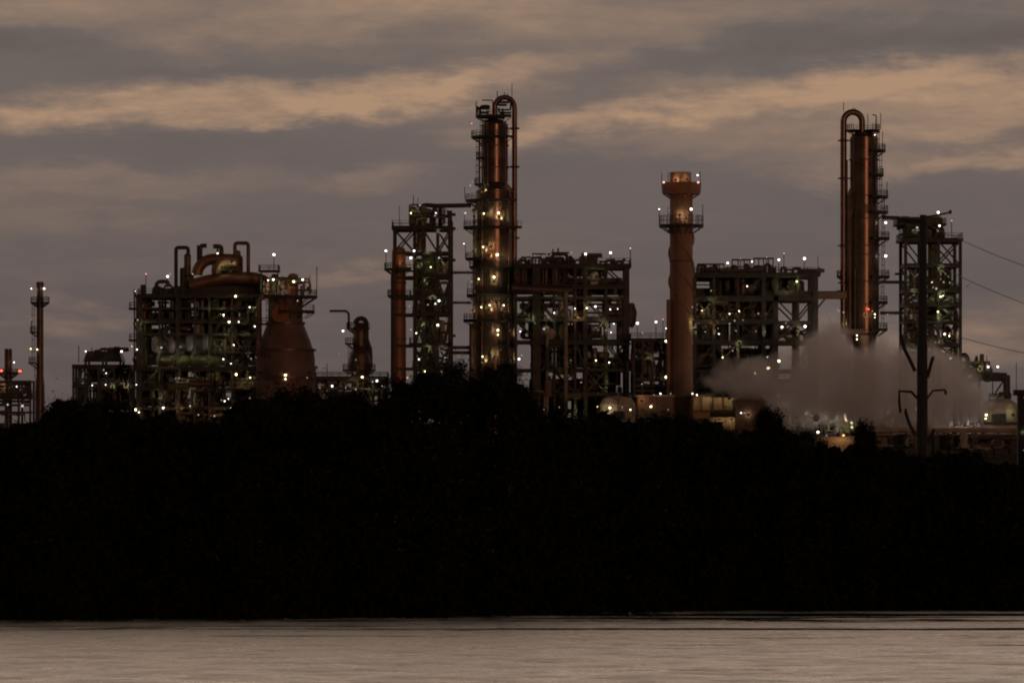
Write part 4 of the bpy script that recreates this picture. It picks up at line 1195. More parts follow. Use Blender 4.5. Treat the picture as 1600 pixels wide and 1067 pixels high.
T.pipe([(1369, 203, -1), (1369, 180, -1), (1363, 180, -1)], .13, STEEL, 'davit')
for xx, y1, y0 in ((1333, 175, 168), (1336, 175, 169), (1356, 203, 178), (1379, 234, 206), (1376, 203, 177), (1386, 306, 284), (1318, 175, 160)):
    T.pipe([(xx, y1, -1), (xx, y0, -1)], .08, STEEL, 'mast')
T.pipe([(1378, 340, 0), (1404, 341, 0)], .45, STEEL, 'side_pipe'); T.pipe([(1375, 441, 0), (1412, 441, 0)], .35, STEEL, 'side_pipe'); T.pipe([(1375, 489, 0), (1412, 489, 0)], .35, STEEL, 'side_pipe')
for a in ((1367, 211, 'w', .38, -2), (1384, 348, 'w', .7, -1.5), (1384, 400, 'w', .78, -1.5), (1311, 486, 'd', .4, -1.5), (1318, 488, 'd', .5, -1.5), (1309, 484, 'd', .3, -1.5), (1357, 483, 'r', .55, -4), (1354, 482, 'r', .4, -4), (1363, 486, 'p', .3, -4),
          (1367, 491, 'g', .5, -3.6), (1367, 496, 'w', .36, -3.6), (1339, 524, 'w', .55, -4.4), (1339, 530, 'y', .5, -4.4), (1387, 491, 'd', .35, -1), (1320, 505, 'g', .3, -2), (1352, 492, 'o', .3, -4)):
    T.lamp(*a[:4], yo=a[4])

# ---- right steel tower
T = Thing('steel_tower', 1455, 1094, 'braced steel tower behind the foreground utility pole at the right', 'process tower')
T.frame([1411, 1440, 1462, 1496], [374, 413, 452, 474, 500, 536, 562, 600], (-7, 7), 0.7, 0.45,
        [(0, 0, '\\'), (2, 0, 'X'), (0, 1, 'X'), (2, 1, '\\'), (0, 2, 'X'), (2, 2, 'X'), (0, 3, 'X'), (2, 3, 'X'), (1, 2, '/'), (2, 4, 'V'), (0, 4, '/'), (0, 5, 'X'), (2, 5, 'X'), (1, 4, 'X')])
T.deck(1404, 1500, 374, -8, 8, th=.7); T.deck(1410, 1498, 413, -7.5, 7.5, rail=False); T.deck(1410, 1498, 452, -7.5, 7.5, th=.4); T.deck(1410, 1498, 474, -7.5, 7.5, th=.5); T.deck(1410, 1498, 502, -7.5, 7.5, th=.5)
T.deck(1410, 1498, 537, -7.5, 7.5, th=.6); T.deck(1398, 1476, 350, -5, 5, th=.5); T.deck(1400, 1440, 368, -9.5, -7, th=.5)
for yy in (427, 559, 567):
    T.deck(1398, 1412, yy, -3, 1, th=.4, rail=False, name='side_platform')
T.vdrum(1457, 380, 474, 7.5, GREEN, 0, 'drum'); T.vdrum(1479, 418, 452, 8, GREEN, 1, 'drum'); T.vdrum(1426, 420, 452, 6, GREY, 2, 'drum'); T.vdrum(1480, 458, 500, 7, GREEN, 2, 'drum')
T.vdrum(1428, 505, 536, 7, GREEN, 2, 'drum'); T.vdrum(1418, 342, 372, 7, STEEL, 0, 'drum'); T.vdrum(1450, 345, 372, 6, GREEN, -1, 'drum'); T.vdrum(1478, 508, 536, 6, GREY, 3, 'drum')
T.clutter(1404, 1470, 341, 372, -5, 5, 20, 1, 2, 111, [STEEL, GREEN]); T.clutter(1414, 1494, 416, 560, -6, 6, 50, 4, 6, 112, [STEEL, GREEN, PIPE])
T.pipe([(1403, 343, -2), (1440, 346, -2)], .7, STEEL, 'overhead_pipe'); T.pipe([(1452, 356, -2), (1474, 356, -2), (1474, 372, -2)], .35, STEEL, 'overhead_pipe')
for a in ((1433, 356, 'd', .7), (1433, 361, 'd', .4), (1468, 353, 'w', .6), (1463, 451, 'd', .6), (1458, 449, 'd', .4), (1476, 522, 'w', .6), (1484, 521, 'p', .4), (1430, 428, 'g', .3), (1470, 420, 'g', .35), (1480, 430, 'g', .3), (1472, 460, 'g', .4), (1482, 470, 'g', .3),
          (1425, 495, 'y', .25), (1420, 490, 'o', .25), (1465, 500, 'g', .3), (1470, 535, 'y', .3), (1425, 545, 'g', .3), (1458, 470, 'g', .3), (1485, 560, 'w', .5), (1456, 400, 'g', .25), (1428, 455, 'g', .25), (1480, 485, 'g', .3)):
    T.lamp(*a, yo=-7.8)
T.lamp_run([(1415, 1490, 474), (1415, 1490, 502), (1415, 1490, 537), (1450, 1490, 452)], 9, 9, 'wdggo', -7.9)
T.polelamp(1466, 332, 350, 'w', .75, -4); T.polelamp(1487, 345, 373, 'p', .42, -4)

# ---- right-hand portal, dome tank
T = Thing('pipe_portal', 1535, 1088, 'dark pipe portal with two goosenecks stepping down to the dome tank at the right', 'pipe rack')
T.pipe([(1494, 562, 0), (1502, 572, 0), (1520, 584, 0), (1545, 589, 0), (1573, 589, 0)], 1.0, STEEL, 'main_pipe', 10); T.pipe([(1573, 586, 0), (1573, 680, 0)], .8, STEEL, 'leg_pipe', 10)
T.pipe([(1512, 580, -1), (1512, 560, -1), (1508, 554, -1), (1503, 556, -1)], .55, STEEL, 'gooseneck'); T.pipe([(1500, 566, 1), (1540, 572, 1)], .35, GREEN, 'header_pipe')
mb = MB(); mb.tube([T.P(1525, 590), T.P(1525, 572), T.P(1526, 556)], [1.0, .7, .25], 10); T.part('vent_cone', mb, GREEN)
T.clutter(1498, 1548, 566, 594, -3, 3, 26, 4, 4, 121, [GREEN, STEEL, STEEL]); T.deck(1500, 1560, 590, -3, 3, th=.4)
mb = MB(); mb.bar(T.P(1555, 614), T.P(1570, 592), .35); mb.bar(T.P(1551, 590), T.P(1551, 616), .22); mb.bar(T.P(1502, 590), T.P(1502, 690), .5); mb.bar(T.P(1530, 594), T.P(1530, 690), .5); T.part('brace', mb, STEEL)
T.pipe([(1542, 588), (1542, 556)], .08, STEEL, 'mast')
for a in ((1544, 573, 'w', .62), (1559, 573, 'w', .62), (1532, 576, 'g', .35), (1537, 618, 'd', .7), (1506, 574, 'd', .4), (1515, 590, 'g', .25)):
    T.lamp(*a, yo=-3.5)

T = Thing('dome_tank', 1562, 1075, 'low dome-roofed tank lit from both sides at the right edge', 'tank')
p = T.P(1562, 700); s = T.s; zz = lambda y: Z(y, T.Y)
mb = MB(); mb.lathe(p.x, p.y, [(29 * s, GZ), (29 * s, zz(640)), (26 * s, zz(630)), (17 * s, zz(624)), (5 * s, zz(622)), (4 * s, zz(616)), (0.01, zz(615))], 40); T.part('shell', mb, CONC)
T.deck(1534, 1592, 659, -7, -5, th=.6)
mb = MB(); a, c = T.P(1550, 659, -6.6), T.P(1572, 646, -6.6); mb.box(a.x, c.x, T.Y - 6.8, T.Y - 5, a.z, c.z); T.part('pump_house', mb, STEEL)
for a in ((1541, 648, 'g', .75), (1540, 654, 'y', .6), (1583, 648, 'g', .4), (1571, 662, 'w', .45), (1521, 645, 'd', .4)):
    T.lamp(*a, yo=-5.2)
T.clutter(1546, 1580, 614, 628, -2, 1, 6, 0, 0, 131, [STEEL])

# ---- low buildings round the chimney foot
T = Thing('storage_tank', 965, 1040, 'squat round tank lit yellow on both flanks, left of the chimney foot', 'tank')
p = T.P(965, 700); s = T.s; zz = lambda y: Z(y, T.Y)
mb = MB(); mb.lathe(p.x, p.y, [(28 * s, GZ), (28 * s, zz(632)), (22 * s, zz(622)), (0.01, zz(618))], 36); T.part('shell', mb, CONC)
mb = MB(); a, c = T.P(958, 656, -5), T.P(976, 642, -5); mb.box(a.x, c.x, T.Y - 6.4, T.Y - 4.6, a.z, c.z); T.part('pump_house', mb, STEEL)
for a in ((953, 637, 'y', .6), (949, 642, 'y', .4), (985, 640, 'y', .5), (936, 637, 'y', .4), (934, 643, 'o', .35), (942, 651, 'g', .35), (966, 617, 'd', .5), (972, 636, 'd', .35)):
    T.lamp(*a, yo=-5.2)
T.pipe([(966, 650, -5.4), (966, 612, -5.4)], .16, PIPEG)

def shed(name, x0, x1, y0, y1, Y, dep, label, cat, wm_, rm, roofpx=4, pitched=False):
    T = Thing(name, (x0 + x1) / 2, Y, label, cat)
    a, c = X(x0, Y), X(x1, Y); z1 = Z(y0, Y)
    mb = MB(); mb.box(a, c, Y, Y + dep, GZ, z1); T.part('wall', mb, wm_)
    mb = MB()
    if pitched:
        zr = Z(y0 - roofpx, Y); ym = Y + dep / 2
        vs = [(a - .4, Y - .4, z1 + .004), (c + .4, Y - .4, z1 + .004), (c + .4, Y + dep + .4, z1 + .004), (a - .4, Y + dep + .4, z1 + .004), (a + 1.5, ym, zr), (c - 1.5, ym, zr)]
        mb.add(vs, [(0, 1, 5, 4), (2, 3, 4, 5), (1, 2, 5), (3, 0, 4), (3, 2, 1, 0)])
    else:
        mb.box(a - .4, c + .4, Y - .4, Y + dep + .4, z1 + .004, Z(y0 - roofpx, Y))
    T.part('roof', mb, rm)
    return T
T = shed('shed', 996, 1052, 620, 700, 1042, 12, 'low brown shed with a pale roof edge, just left of the chimney foot', 'shed', VESS, CONC, 3)
for xx in (1008, 1034):
    mb = MB(); a, c = T.P(xx, 690, -.1), T.P(xx + 12, 641, -.1); mb.box(a.x, c.x, T.Y - .12, T.Y - .01, GZ, c.z); T.part('door', mb, STEEL)
for a in ((1032, 615, 'w', .55), (1017, 635, 'y', .6), (1044, 640, 'd', .3), (1003, 626, 'o', .3), (1048, 615, 'd', .4), (1022, 617, 'd', .35)):
    T.lamp(*a, yo=-1.2)
T = shed('workshop', 1083, 1110, 620, 700, 1046, 12, 'pale wall building lit bright yellow, right of the chimney foot', 'building', YWALL, BROOF, 3)
mb = MB(); a, c = X(1110.5, 1046), X(1152, 1046); mb.box(a, c, 1046.3, 1056, GZ, Z(621, 1046)); T.part('annex_wall', mb, YWALL)
mb = MB(); mb.box(X(1083, 1046), X(1152, 1046), 1043.6, 1045.9, Z(643, 1046), Z(641, 1046)); T.part('canopy', mb, BROOF)
for xx in (1096, 1114, 1130):
    mb = MB(); q = X(xx, 1046); mb.box(q - .15, q + .15, 1045.8, 1045.99, Z(640, 1046), Z(621, 1046)); T.part('pilaster', mb, BROOF)
for a in ((1082, 615, 'w', .5), (1089, 617, 'y', .5), (1140, 622, 'y', .42), (1120, 617, 'y', .3), (1104, 616, 'y', .35), (1128, 617, 'o', .3)):
    T.lamp(*a, yo=-2.2)
T = shed('warehouse', 1150, 1196, 628, 700, 1030, 14, 'dark brown house with a hipped roof beside the round dark tree', 'building', BROOF, BROOF, 15, True)
mb = MB(); mb.box(X(1110, 1030), X(1149, 1030), 1030.5, 1040, GZ, Z(652, 1030)); T.part('annex_wall', mb, YWALL)
for a in ((1158, 645, 'w', .5), (1163, 645, 'd', .4), (1169, 648, 'y', .3), (1125, 655, 'y', .22), (1143, 655, 'y', .25)):
    T.lamp(*a, yo=-.9)

# ---- pumps and pipes in the steam
T = Thing('pump_station', 1215, 1066, 'low pipework with bright yellow lamps half hidden in the left edge of the steam', 'process unit')
T.frame([1170, 1195, 1220, 1245, 1268], [592, 622], (-5, 5), .4, .4)
T.deck(1168, 1270, 592, -5.5, 5.5)
T.pipe([(1172, 574, -5), (1197, 594, -5)], 1.1, GREY, 'sloping_pipe', 12)
T.clutter(1172, 1266, 596, 670, -4, 4, 24, 5, 4, 141, [PIPEG, GREEN, PIPE])
for a in ((1217, 564, 'y', .85), (1200, 575, 'y', 1.0), (1180, 583, 'g', .5), (1217, 618, 'd', .8), (1186, 600, 'g', .4), (1240, 640, 'g', .4), (1255, 665, 'd', .4)):
    T.lamp(*a, yo=-6)
for xx in (1180, 1212, 1244):
    T.flood(xx, 636, 'w', 1.1, -6)  # added fill lights to make the steam paler
T = Thing('pump_station', 1320, 1056, 'small pump skids with greenish lamps under the thick middle of the steam', 'process unit')
T.frame([1285, 1310, 1335, 1360, 1385], [630, 655], (-4, 4), .35, .35)
T.vdrum(1310, 640, 690, 6, GREY, -3); T.vdrum(1324, 650, 690, 5, GREEN, -3); T.vdrum(1288, 630, 690, 4, PIPEG, -2); T.vdrum(1393, 646, 690, 4, VESS, -2)
T.clutter(1270, 1390, 640, 684, -4, 4, 26, 3, 3, 142, [PIPEG, GREEN, PIPE])
for a in ((1260, 645, 'g', .7), (1262, 638, 'd', .5), (1318, 657, 'g', .3), (1331, 660, 'g', .8), (1331, 667, 'g', .6), (1315, 668, 'y', .4), (1318, 575, 'y', .4, 18), (1332, 570, 'g', .5, 18), (1332, 577, 'y', .5, 18), (1278, 675, 'w', .7, -6), (1380, 567, 'd', .6, 10),
          (1449, 643, 'd', .6, 2), (1431, 639, 'g', .45, 2)):
    T.lamp(*a[:4], yo=a[4] if len(a) > 4 else -5)
for xx in (1275, 1300, 1328, 1358, 1388):
    T.flood(xx, 652, 'w', 1.3, -20 if xx % 2 else -5)  # more added fill under the thick of the steam
T = Thing('pump_station', 1480, 1050, 'row of small posts and skids between the utility pole and the dome tank', 'process unit')
for k, xx in enumerate((1462, 1470, 1478, 1486, 1498, 1504, 1513, 1518, 1524, 1530)):
    T.vdrum(xx, (655, 650, 652, 657, 655, 660, 655, 662, 659, 661)[k], 690, 2.2 if k % 3 else 3.5, (PIPEG, VESS, STEEL)[k % 3], -1, 'drum', n=10)
T.pipe([(1455, 668, -2), (1535, 668, -2)], .3, PIPE)
for a in ((1458, 651, 'y', .5), (1498, 654, 'd', .4), (1513, 657, 'd', .5), (1520, 645, 'p', .3), (1465, 644, 'g', .3), (1523, 664, 'p', .25)):
    T.lamp(*a, yo=-3)
for xx in (1462, 1490, 1516):
    T.flood(xx, 648, 'w', 1.0, -6)  # added fill for the right end of the steam

# ---- wall and pipeline in front of the plant at the right
Y0 = 905.0
mb = MB(); mb.box(X(1364, Y0), X(1640, Y0), Y0, Y0 + 1.0, GZ - .3, Z(679, Y0))
T = Thing('boundary_wall', 1490, Y0, 'long dark wall under the pale pipeline, across the right side below the steam', 'wall')
T.part('wall', mb, STEEL)
T = Thing('pipeline', 1490, Y0 - 2, 'long pale pink pipeline on low supports running along the dark wall at the right', 'pipeline')
for k, (yy, r_, m_) in enumerate(((672, .42, CONC), (679, .2, PIPEG))):
    T.pipe([(1362 + 6 * k, yy, 0), (1640, yy, 0)], r_, m_, 'pipe', 12)
for xx in range(1368, 1640, 24):
    mb = MB(); a = T.P(xx, 675); mb.bar((a.x, a.y, GZ - .3), (a.x, a.y, a.z), .3); mb.bar((a.x, a.y - .7, a.z - .08), (a.x, a.y + .7, a.z - .08), .22); T.part('support', mb, STEEL)
T.clutter(1366, 1600, 684, 700, -8, -2, 14, 4, 2, 151, [PIPE, STEEL, PIPEG], .25)
T = shed('canopy_shed', 1276, 1334, 683, 705, 900, 6, 'low flat roof lit orange-red beside the small lamp, right of the round dark tree', 'shed', CONC, CONC, 1.0)
T.lamp(1318, 680, 'o', .46, -2.5); T.flood(1310, 679, 'o', .7, -2.2); T.flood(1324, 679, 'o', .7, -2.2); T.lamp(1292, 680, 'd', .4, -2)  # the two amber fills are added to turn the roof orange
T.lamp(1337, 684, 'd', .5, -1)

# ---- lamp post that shows at the left among the treetops
def lamp_post(px, py, Y, label, kind='w', d=.4):
    T = Thing('lamp_post', px, Y, label, 'lamp post', 'lamp posts beyond the treetops')
    mb = MB(); a = T.P(px, py); mb.tube([(a.x, a.y, GZ), (a.x, a.y, a.z + .4), (a.x + .05, a.y - .8, a.z + .5)], .1, 6); T.part('post', mb, STEEL)
    T.lamp(px, py, kind, d, -.8)
lamp_post(106, 633, 700, 'lamp post shining through the ragged tree at the left')
lamp_post(783, 617, 700, 'lamp post glowing yellow in the dark tree crown under the tallest column', 'y', .45)
lamp_post(813, 612, 700, 'small white lamp post at the right flank of the tree under the tallest column', 'd', .45)

# ================================================================== STEAM
def make_steam():
    Y = 1034.0
    x0, x1 = X(1085, Y), X(1570, Y)
    zb, zt = GZ - .2, Z(490, Y)
    dep = 26.0
    T0 = Vector(((x0 + x1) / 2, Y, zb))
    mb = MB(); mb.box(x0, x1, Y - dep / 2, Y + dep / 2, zb, zt)
    m = bpy.data.materials.new('steam'); m.use_nodes = True
    t = m.node_tree; t.nodes.clear()
    def nn(k, **kw):
        n = t.nodes.new(k)
        for a, v in kw.items(): setattr(n, a, v)
        return n
    def mm(op, a, b=None, clamp=False):
        n = nn('ShaderNodeMath', operation=op, use_clamp=clamp)
        for i, v in enumerate((a, b)):
            if v is None: continue
            if isinstance(v, (int, float)): n.inputs[i].default_value = v
            else: t.links.new(v, n.inputs[i])
        return n.outputs[0]
    co = nn('ShaderNodeTexCoord')
    ns = nn('ShaderNodeTexNoise'); ns.inputs['Scale'].default_value = 0.11; ns.inputs['Detail'].default_value = 4; ns.inputs['Roughness'].default_value = .6
    t.links.new(co.outputs['Object'], ns.inputs['Vector'])
    ws = nn('ShaderNodeVectorMath', operation='SUBTRACT'); t.links.new(ns.outputs['Color'], ws.inputs[0]); ws.inputs[1].default_value = (.5, .5, .5)
    wmx = nn('ShaderNodeVectorMath', operation='SCALE'); t.links.new(ws.outputs[0], wmx.inputs[0]); wmx.inputs['Scale'].default_value = 15.0
    wa = nn('ShaderNodeVectorMath', operation='ADD'); t.links.new(co.outputs['Object'], wa.inputs[0]); t.links.new(wmx.outputs[0], wa.inputs[1])
    s = Y / K
    acc = None
    # puffs: photo column, row, half width, half height (metres along each axis), density
    for (px, py, sx, sz, am) in ((1290, 560, 46, 34, 1.0), (1330, 600, 80, 42, 1.2), (1400, 560, 40, 30, .5), (1460, 590, 60, 34, .9), (1515, 612, 40, 22, .7), (1240, 620, 70, 26, .8),
                                 (1175, 580, 60, 22, .6), (1125, 600, 46, 18, .5), (1350, 645, 150, 26, 1.0), (1300, 528, 24, 18, .6), (1370, 540, 26, 16, .35), (1480, 640, 70, 20, .6), (1455, 555, 26, 22, .45)):
        mp = nn('ShaderNodeMapping', vector_type='TEXTURE')
        mp.inputs['Location'].default_value = (X(px, Y) - T0.x, 0, Z(py, Y) - T0.z)
        mp.inputs['Scale'].default_value = (sx * s, 7.0, sz * s)
        t.links.new(wa.outputs[0], mp.inputs[0])
        d = nn('ShaderNodeVectorMath', operation='DOT_PRODUCT'); t.links.new(mp.outputs[0], d.inputs[0]); t.links.new(mp.outputs[0], d.inputs[1])
        e = mm('MULTIPLY', mm('EXPONENT', mm('MULTIPLY', d.outputs['Value'], -1.0)), am)
        acc = e if acc is None else mm('ADD', acc, e)
    n2 = nn('ShaderNodeTexNoise'); n2.inputs['Scale'].default_value = .18; n2.inputs['Detail'].default_value = 5; n2.inputs['Roughness'].default_value = .6
    t.links.new(co.outputs['Object'], n2.inputs['Vector'])
    den = mm('SUBTRACT', mm('MULTIPLY', acc, mm('MULTIPLY', mm('SUBTRACT', n2.outputs['Fac'], .28), 6.0)), .34)
    den = mm('MULTIPLY', mm('MULTIPLY', den, 1.8, clamp=True), 0.25)
    pv = nn('ShaderNodeVolumePrincipled')
    pv.inputs['Color'].default_value = (0.97, 0.94, 0.95, 1)
    pv.inputs['Anisotropy'].default_value = 0.55
    t.links.new(den, pv.inputs['Density'])
    out = nn('ShaderNodeOutputMaterial'); t.links.new(pv.outputs[0], out.inputs['Volume'])
    o = mb.build('steam', m, None, tuple(T0))
    o['kind'] = 'stuff'
    tag(o, 'drifting grey-pink steam cloud hiding the foot of the second column', 'steam')
make_steam()

# ================================================================== NEAR: pole, wires, post, bird
T = Thing('utility_pole', 1441, 262, 'tall dark tapering utility pole with side brackets in front of the right steel tower', 'utility pole', z=1.8)
T.Y = 262.0
mb = MB()
a = T.P(1441, 760); zt = Z(335, T.Y)
mb.tube([(a.x, a.y, 1.5), (a.x, a.y, Z(560, T.Y)), (X(1442.5, T.Y), a.y, Z(336, T.Y))], [9.6 * T.s, 8.2 * T.s, 5.4 * T.s], 16); T.part('pole', mb, POLE)
def arm(pts, r, nm='bracket'):
    T.pipe(pts, r, POLE, nm, 8, arc=False)
arm([(1437, 345, 0), (1425, 343, 0), (1404, 342, 0)], .075, 'crossarm'); arm([(1448, 339, 0), (1466, 336, 0), (1485, 332, 0)], .05, 'crossarm')
arm([(1408, 524, 0), (1413, 545, 0), (1421, 561, 0), (1430, 580, 0)], .10); arm([(1457, 560, 0), (1453, 575, 0), (1449, 590, 0)], .09)
arm([(1433, 622, 0), (1424, 612, 0), (1405, 611, 0), (1405, 628, 0), (1407, 645, 0)], .075); arm([(1449, 622, 0), (1458, 610, 0), (1477, 609, 0), (1478, 615, 0)], .055)
arm([(1415, 643, 0), (1420, 660, 0), (1430, 680, 0)], .09); arm([(1460, 670, 0), (1455, 682, 0), (1448, 694, 0)], .08)
for (px, py) in ((1408, 523), (1458, 559), (1477.5, 613), (1415, 641), (1404, 341), (1485, 331)):
    mb = MB(); q = T.P(px, py); mb.lathe(q.x, q.y, [(0.01, q.z - .12), (.09, q.z - .1), (.05, q.z - .03), (.09, q.z + .02), (.05, q.z + .08), (0.01, q.z + .1)], 8); T.part('insulator', mb, BARK)
for k, (y0, x1, y1, lab) in enumerate(((349, 1660, 436, 'uppermost thin power line running right from the pole top'),
                                       (406, 1660, 495, 'middle thin power line sagging right across the sky'),
                                       (510, 1660, 562, 'lowest power line, running right just above the pipe portal'))):
    n = 14
    pts = []
    for i in range(n + 1):
        f = i / n
        Yv = 262 - 40 * f
        sag = 5.0 * math.sin(math.pi * f)
        pts.append((X(1446 + (x1 - 1446) * f, Yv), Yv, Z(y0 + (y1 - y0) * f + sag, Yv)))
    mb = MB(); mb.tube(pts, .019, 5)
    o = mb.build('power_line', WIRE, None, pts[0]); tag(o, lab, 'power line', 'power lines from the pole')

T = Thing('square_post', 1596, 285, 'thick dark square post with a wider cap, cut by the right edge', 'post', z=1.5)
mb = MB(); a, c = X(1590, T.Y), X(1606, T.Y); mb.box(a, c, T.Y - .3, T.Y + .3, 1.5, Z(618, T.Y)); T.part('post', mb, POLE)
mb = MB(); a, c = X(1584, T.Y), X(1612, T.Y); mb.box(a, c, T.Y - .45, T.Y + .45, Z(618, T.Y) + .003, Z(609, T.Y)); T.part('cap', mb, POLE)
T.pipe([(1588, 610, -.3), (1588, 566, -.3)], .02, STEEL, 'rod')
T.lamp(1600, 621, 'd', .07, -.38); T.lamp(1599, 676, 'g', .06, -.38); T.lamp(1599, 703, 'd', .06, -.38)

mb = MB(); q = Vector((X(1512, 420), 420, Z(447, 420)))
mb.add([tuple(q + Vector(v)) for v in ((0, -.22, 0), (0, .3, .02), (.05, 0, .07), (-.05, 0, .07), (.05, 0, -.06), (-.05, 0, -.06), (.42, .05, .30), (-.34, .08, -.22), (.2, -.1, .16), (-.18, -.08, -.06), (.2, .12, .12), (-.16, .14, -.08))],
       [(0, 2, 3), (0, 4, 2), (0, 5, 4), (0, 3, 5), (1, 3, 2), (1, 2, 4), (1, 4, 5), (1, 5, 3), (2, 8, 10), (8, 6, 10), (3, 11, 9), (9, 11, 7)])
o = mb.build('bird', FEATH, None, tuple(q)); tag(o, 'tiny dark bird flying right of the far steel tower', 'bird')

# ================================================================== VEGETATION
rs = np.random.RandomState(7)
CREST = [(-1200, 650), (-700, 660), (-200, 668), (0, 666), (40, 660), (70, 645), (100, 632), (150, 634), (190, 642), (215, 655), (260, 658), (340, 657), (365, 645), (400, 630), (450, 622), (520, 625), (570, 626), (600, 622), (620, 606),
         (660, 596), (700, 588), (740, 584), (790, 586), (815, 604), (840, 638), (870, 652), (900, 655), (950, 656), (1000, 654), (1050, 654), (1100, 660), (1140, 668), (1170, 672), (1200, 676), (1225, 680), (1260, 688),
         (1300, 694), (1340, 696), (1400, 704), (1450, 712), (1500, 712), (1550, 716), (1600, 726), (1750, 722), (2000, 690), (2400, 660), (2800, 665)]
cxs = np.array([c[0] for c in CREST], float); cys = np.array([c[1] for c in CREST], float)

def leaf_mesh(name, C, size, aspect, rng, spiky=0.0):
    """one small bent leaf card per centre: two triangles folded along the midrib"""
    n = len(C)
    d = rng.normal(size=(n, 3)); d[:, 2] *= 0.7
    if spiky:
        d[:, 2] += spiky
    d /= np.linalg.norm(d, axis=1)[:, None]
    u = rng.normal(size=(n, 3)); u -= (u * d).sum(1)[:, None] * d; u /= np.linalg.norm(u, axis=1)[:, None]
    w_ = np.cross(d, u)
    L_ = (size * rng.uniform(.6, 1.4, n))[:, None]
    W_ = L_ * aspect
    v = np.empty((n, 4, 3))
    v[:, 0] = C - d * L_ * .5; v[:, 2] = C + d * L_ * .5
    v[:, 1] = C + u * W_ * .5 + w_ * W_ * .15; v[:, 3] = C - u * W_ * .5 + w_ * W_ * .15
    me = bpy.data.meshes.new(name)
    me.vertices.add(n * 4); me.vertices.foreach_set('co', v.reshape(-1).astype(np.float32))
    me.loops.add(n * 4); me.loops.foreach_set('vertex_index', np.arange(n * 4, dtype=np.int32))
    me.polygons.add(n); me.polygons.foreach_set('loop_start', np.arange(0, n * 4, 4, dtype=np.int32))
    try:
        me.polygons.foreach_set('loop_total', np.full(n, 4, dtype=np.int32))
    except Exception:
        pass
    me.materials.append(LEAF)
    me.update(calc_edges=True); me.validate()
    return me

# the mangrove belt: one mass down to the waterline
n = 245000
px = np.concatenate([rs.uniform(-110, 1710, 165000), rs.uniform(-1150, -110, 40000), rs.uniform(1710, 2750, 40000)])
q = rs.uniform(0, 1, n)
top = np.interp(px, cxs, cys) + 9 + 7 * np.sin(px * .045) + 5 * np.sin(px * .11 + 1) + 3 * np.sin(px * .31 + 2)
f = np.where(q < .72, rs.uniform(0, 1, n), 1 - np.abs(rs.normal(0, .06, n)))
Xc = (px - 800) * 228 / K
ys = np.array([shore_y(x) for x in np.linspace(-65, 65, 261)])
sh = np.interp(Xc, np.linspace(-65, 65, 261), ys)
Yc = sh - .6 + f * 9 + np.abs(rs.normal(0, 2.2, n)) + np.where(q > .72, rs.uniform(0, 16, n), 0)
Xc = (px - 800) * Yc / K
zt = CAM_H + (HOR - top) * Yc / K
zc = .05 + (zt - .05) * f
# bulging clumps
zc += .25 * np.sin(Xc * 2.1 + Yc) * f
me = leaf_mesh('mangrove_belt', np.stack([Xc, Yc, zc], 1), .36, .55, rs)
o = bpy.data.objects.new('mangrove_thicket', me); col.objects.link(o)
o['kind'] = 'stuff'; tag(o, 'black mass of mangrove along the far bank', 'mangrove')

def crown_points(n, rx, rz, rng, clumps=26, fill=.45):
    cc = rng.normal(size=(clumps, 3)); cc /= np.linalg.norm(cc, axis=1)[:, None]
    cc *= rng.uniform(.42, .80, clumps)[:, None]
    cr = rng.uniform(.16, .34, clumps)
    k = rng.randint(0, clumps, n)
    p = rng.normal(size=(n, 3)); p /= np.linalg.norm(p, axis=1)[:, None]
    p = cc[k] + p * (cr[k] * rng.uniform(.3, 1.05, n))[:, None]
    m = rng.uniform(0, 1, n) < fill
    z = rng.normal(size=(n, 3)) * .38
    p[m] = z[m]
    return p * np.array([rx, rx, rz])

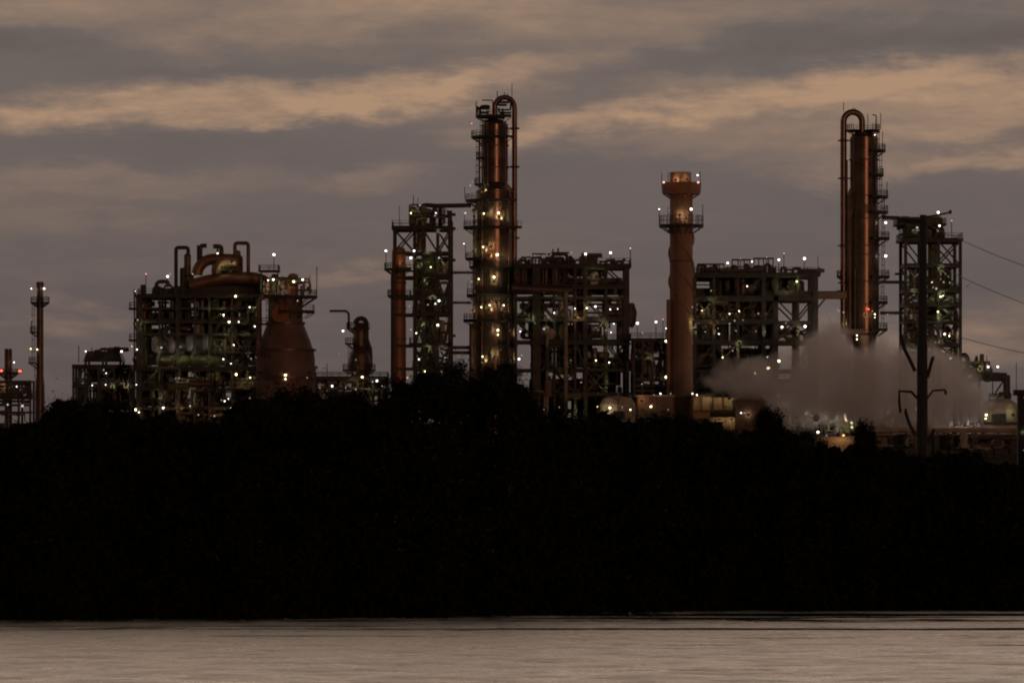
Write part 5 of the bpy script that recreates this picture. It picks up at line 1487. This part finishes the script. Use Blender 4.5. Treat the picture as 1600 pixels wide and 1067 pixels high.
TREES = [  # centre column, top row, half width px, Y, kind, label
    (36, 662, 46, 246, 0, 'low dark tree at the far left, under the tall slim stack'),
    (106, 615, 44, 244, 1, 'ragged open tree with gaps, just right of the tall slim stack'),
    (166, 624, 44, 248, 0, 'dense dark tree in front of the low cooler structure'),
    (252, 660, 60, 250, 0, 'low spreading tree under the left half of the exchanger frame'),
    (330, 661, 46, 246, 0, 'low tree under the right half of the exchanger frame'),
    (392, 617, 46, 244, 0, 'dark tree at the left foot of the bulging vessel'),
    (455, 606, 66, 248, 0, 'broad smooth-topped tree in front of the bulging vessel'),
    (540, 612, 58, 252, 0, 'wide tree in front of the low lamp-lit pipe rack'),
    (634, 584, 44, 246, 1, 'dark tree in front of the foot of the braced tower with green-lit drums'),
    (706, 562, 52, 243, 2, 'tallest tree, with spiky leaf sprays, left of the tallest column\'s foot'),
    (782, 563, 42, 247, 2, 'ragged tall tree covering the foot of the tallest column'),
    (820, 596, 26, 250, 1, 'small tree stepping down right of the tallest column\'s foot'),
    (868, 645, 46, 246, 0, 'low tree under the structure with roof pipe hoops'),
    (948, 650, 50, 250, 0, 'low tree in front of the squat yellow-lit tank'),
    (1040, 648, 56, 246, 0, 'low tree in front of the chimney foot and brown shed'),
    (1128, 660, 46, 250, 1, 'low tree in front of the yellow-lit wall'),
    (1201, 636, 27, 243, 0, 'round black tree standing alone right of the hipped-roof house'),
    (1262, 668, 40, 256, 1, 'low bush sloping down left of the orange-lit roof'),
    (1350, 656, 21, 240, 0, 'small upright black tree beside the orange-lit roof'),
    (1428, 702, 50, 250, 1, 'low scrub tree round the foot of the utility pole'),
    (1530, 706, 56, 254, 1, 'low scrub tree before the long wall at the right'),
]
variants = []
for vi in range(6):
    kind = (0, 0, 1, 1, 2, 2)[vi]
    P_ = crown_points((7500, 7500, 3400, 3400, 4200, 4200)[vi], 1, 1, rs, (30, 36, 22, 26, 20, 24)[vi], (.5, .45, .28, .3, .4, .4)[vi])
    variants.append(leaf_mesh('crown', P_, (.085, .085, .085, .085, .16, .15)[vi], (.6, .6, .5, .5, .18, .2)[vi], rs, (0, 0, 0, 0, .5, .5)[vi]))
for k, (cx, ty, hw, Y, kind, lab) in enumerate(TREES):
    s = Y / K
    rx = hw * s * 1.05
    ztop = Z(ty, Y)
    rz = min(ztop * .42, max(rx * .85, 1.1))
    zc_ = ztop - rz * .86
    T = Thing('broadleaf_tree' if kind < 2 else 'spiky_tree', cx, Y, lab, 'tree', 'trees along the far bank', z=.8)
    mb = MB()
    b0 = Vector((X(cx, Y), Y, .8)); hd = Vector((X(cx, Y) + .2, Y, zc_ + rz * .2))
    mb.tube([b0, b0.lerp(hd, .5) + Vector((.12, 0, 0)), hd], [.22, .16, .08], 7)
    rg = random.Random(k)
    for j in range(7):
        a = rg.uniform(0, 6.28); st_ = b0.lerp(hd, rg.uniform(.45, .95))
        mb.tube([st_, st_ + Vector((math.cos(a) * rx * .4, math.sin(a) * rx * .4, rz * .35)), st_ + Vector((math.cos(a) * rx * .75, math.sin(a) * rx * .75, rz * .8))], [.08, .05, .02], 5)
    T.part('trunk', mb, BARK)
    co_ = bpy.data.objects.new('crown', variants[kind * 2 + k % 2]); col.objects.link(co_)
    co_.parent = T.o
    co_.location = (0, 0, zc_ - .8)
    co_.rotation_euler = (0, 0, rg.uniform(0, 6.28))
    co_.scale = (rx, rx, rz)
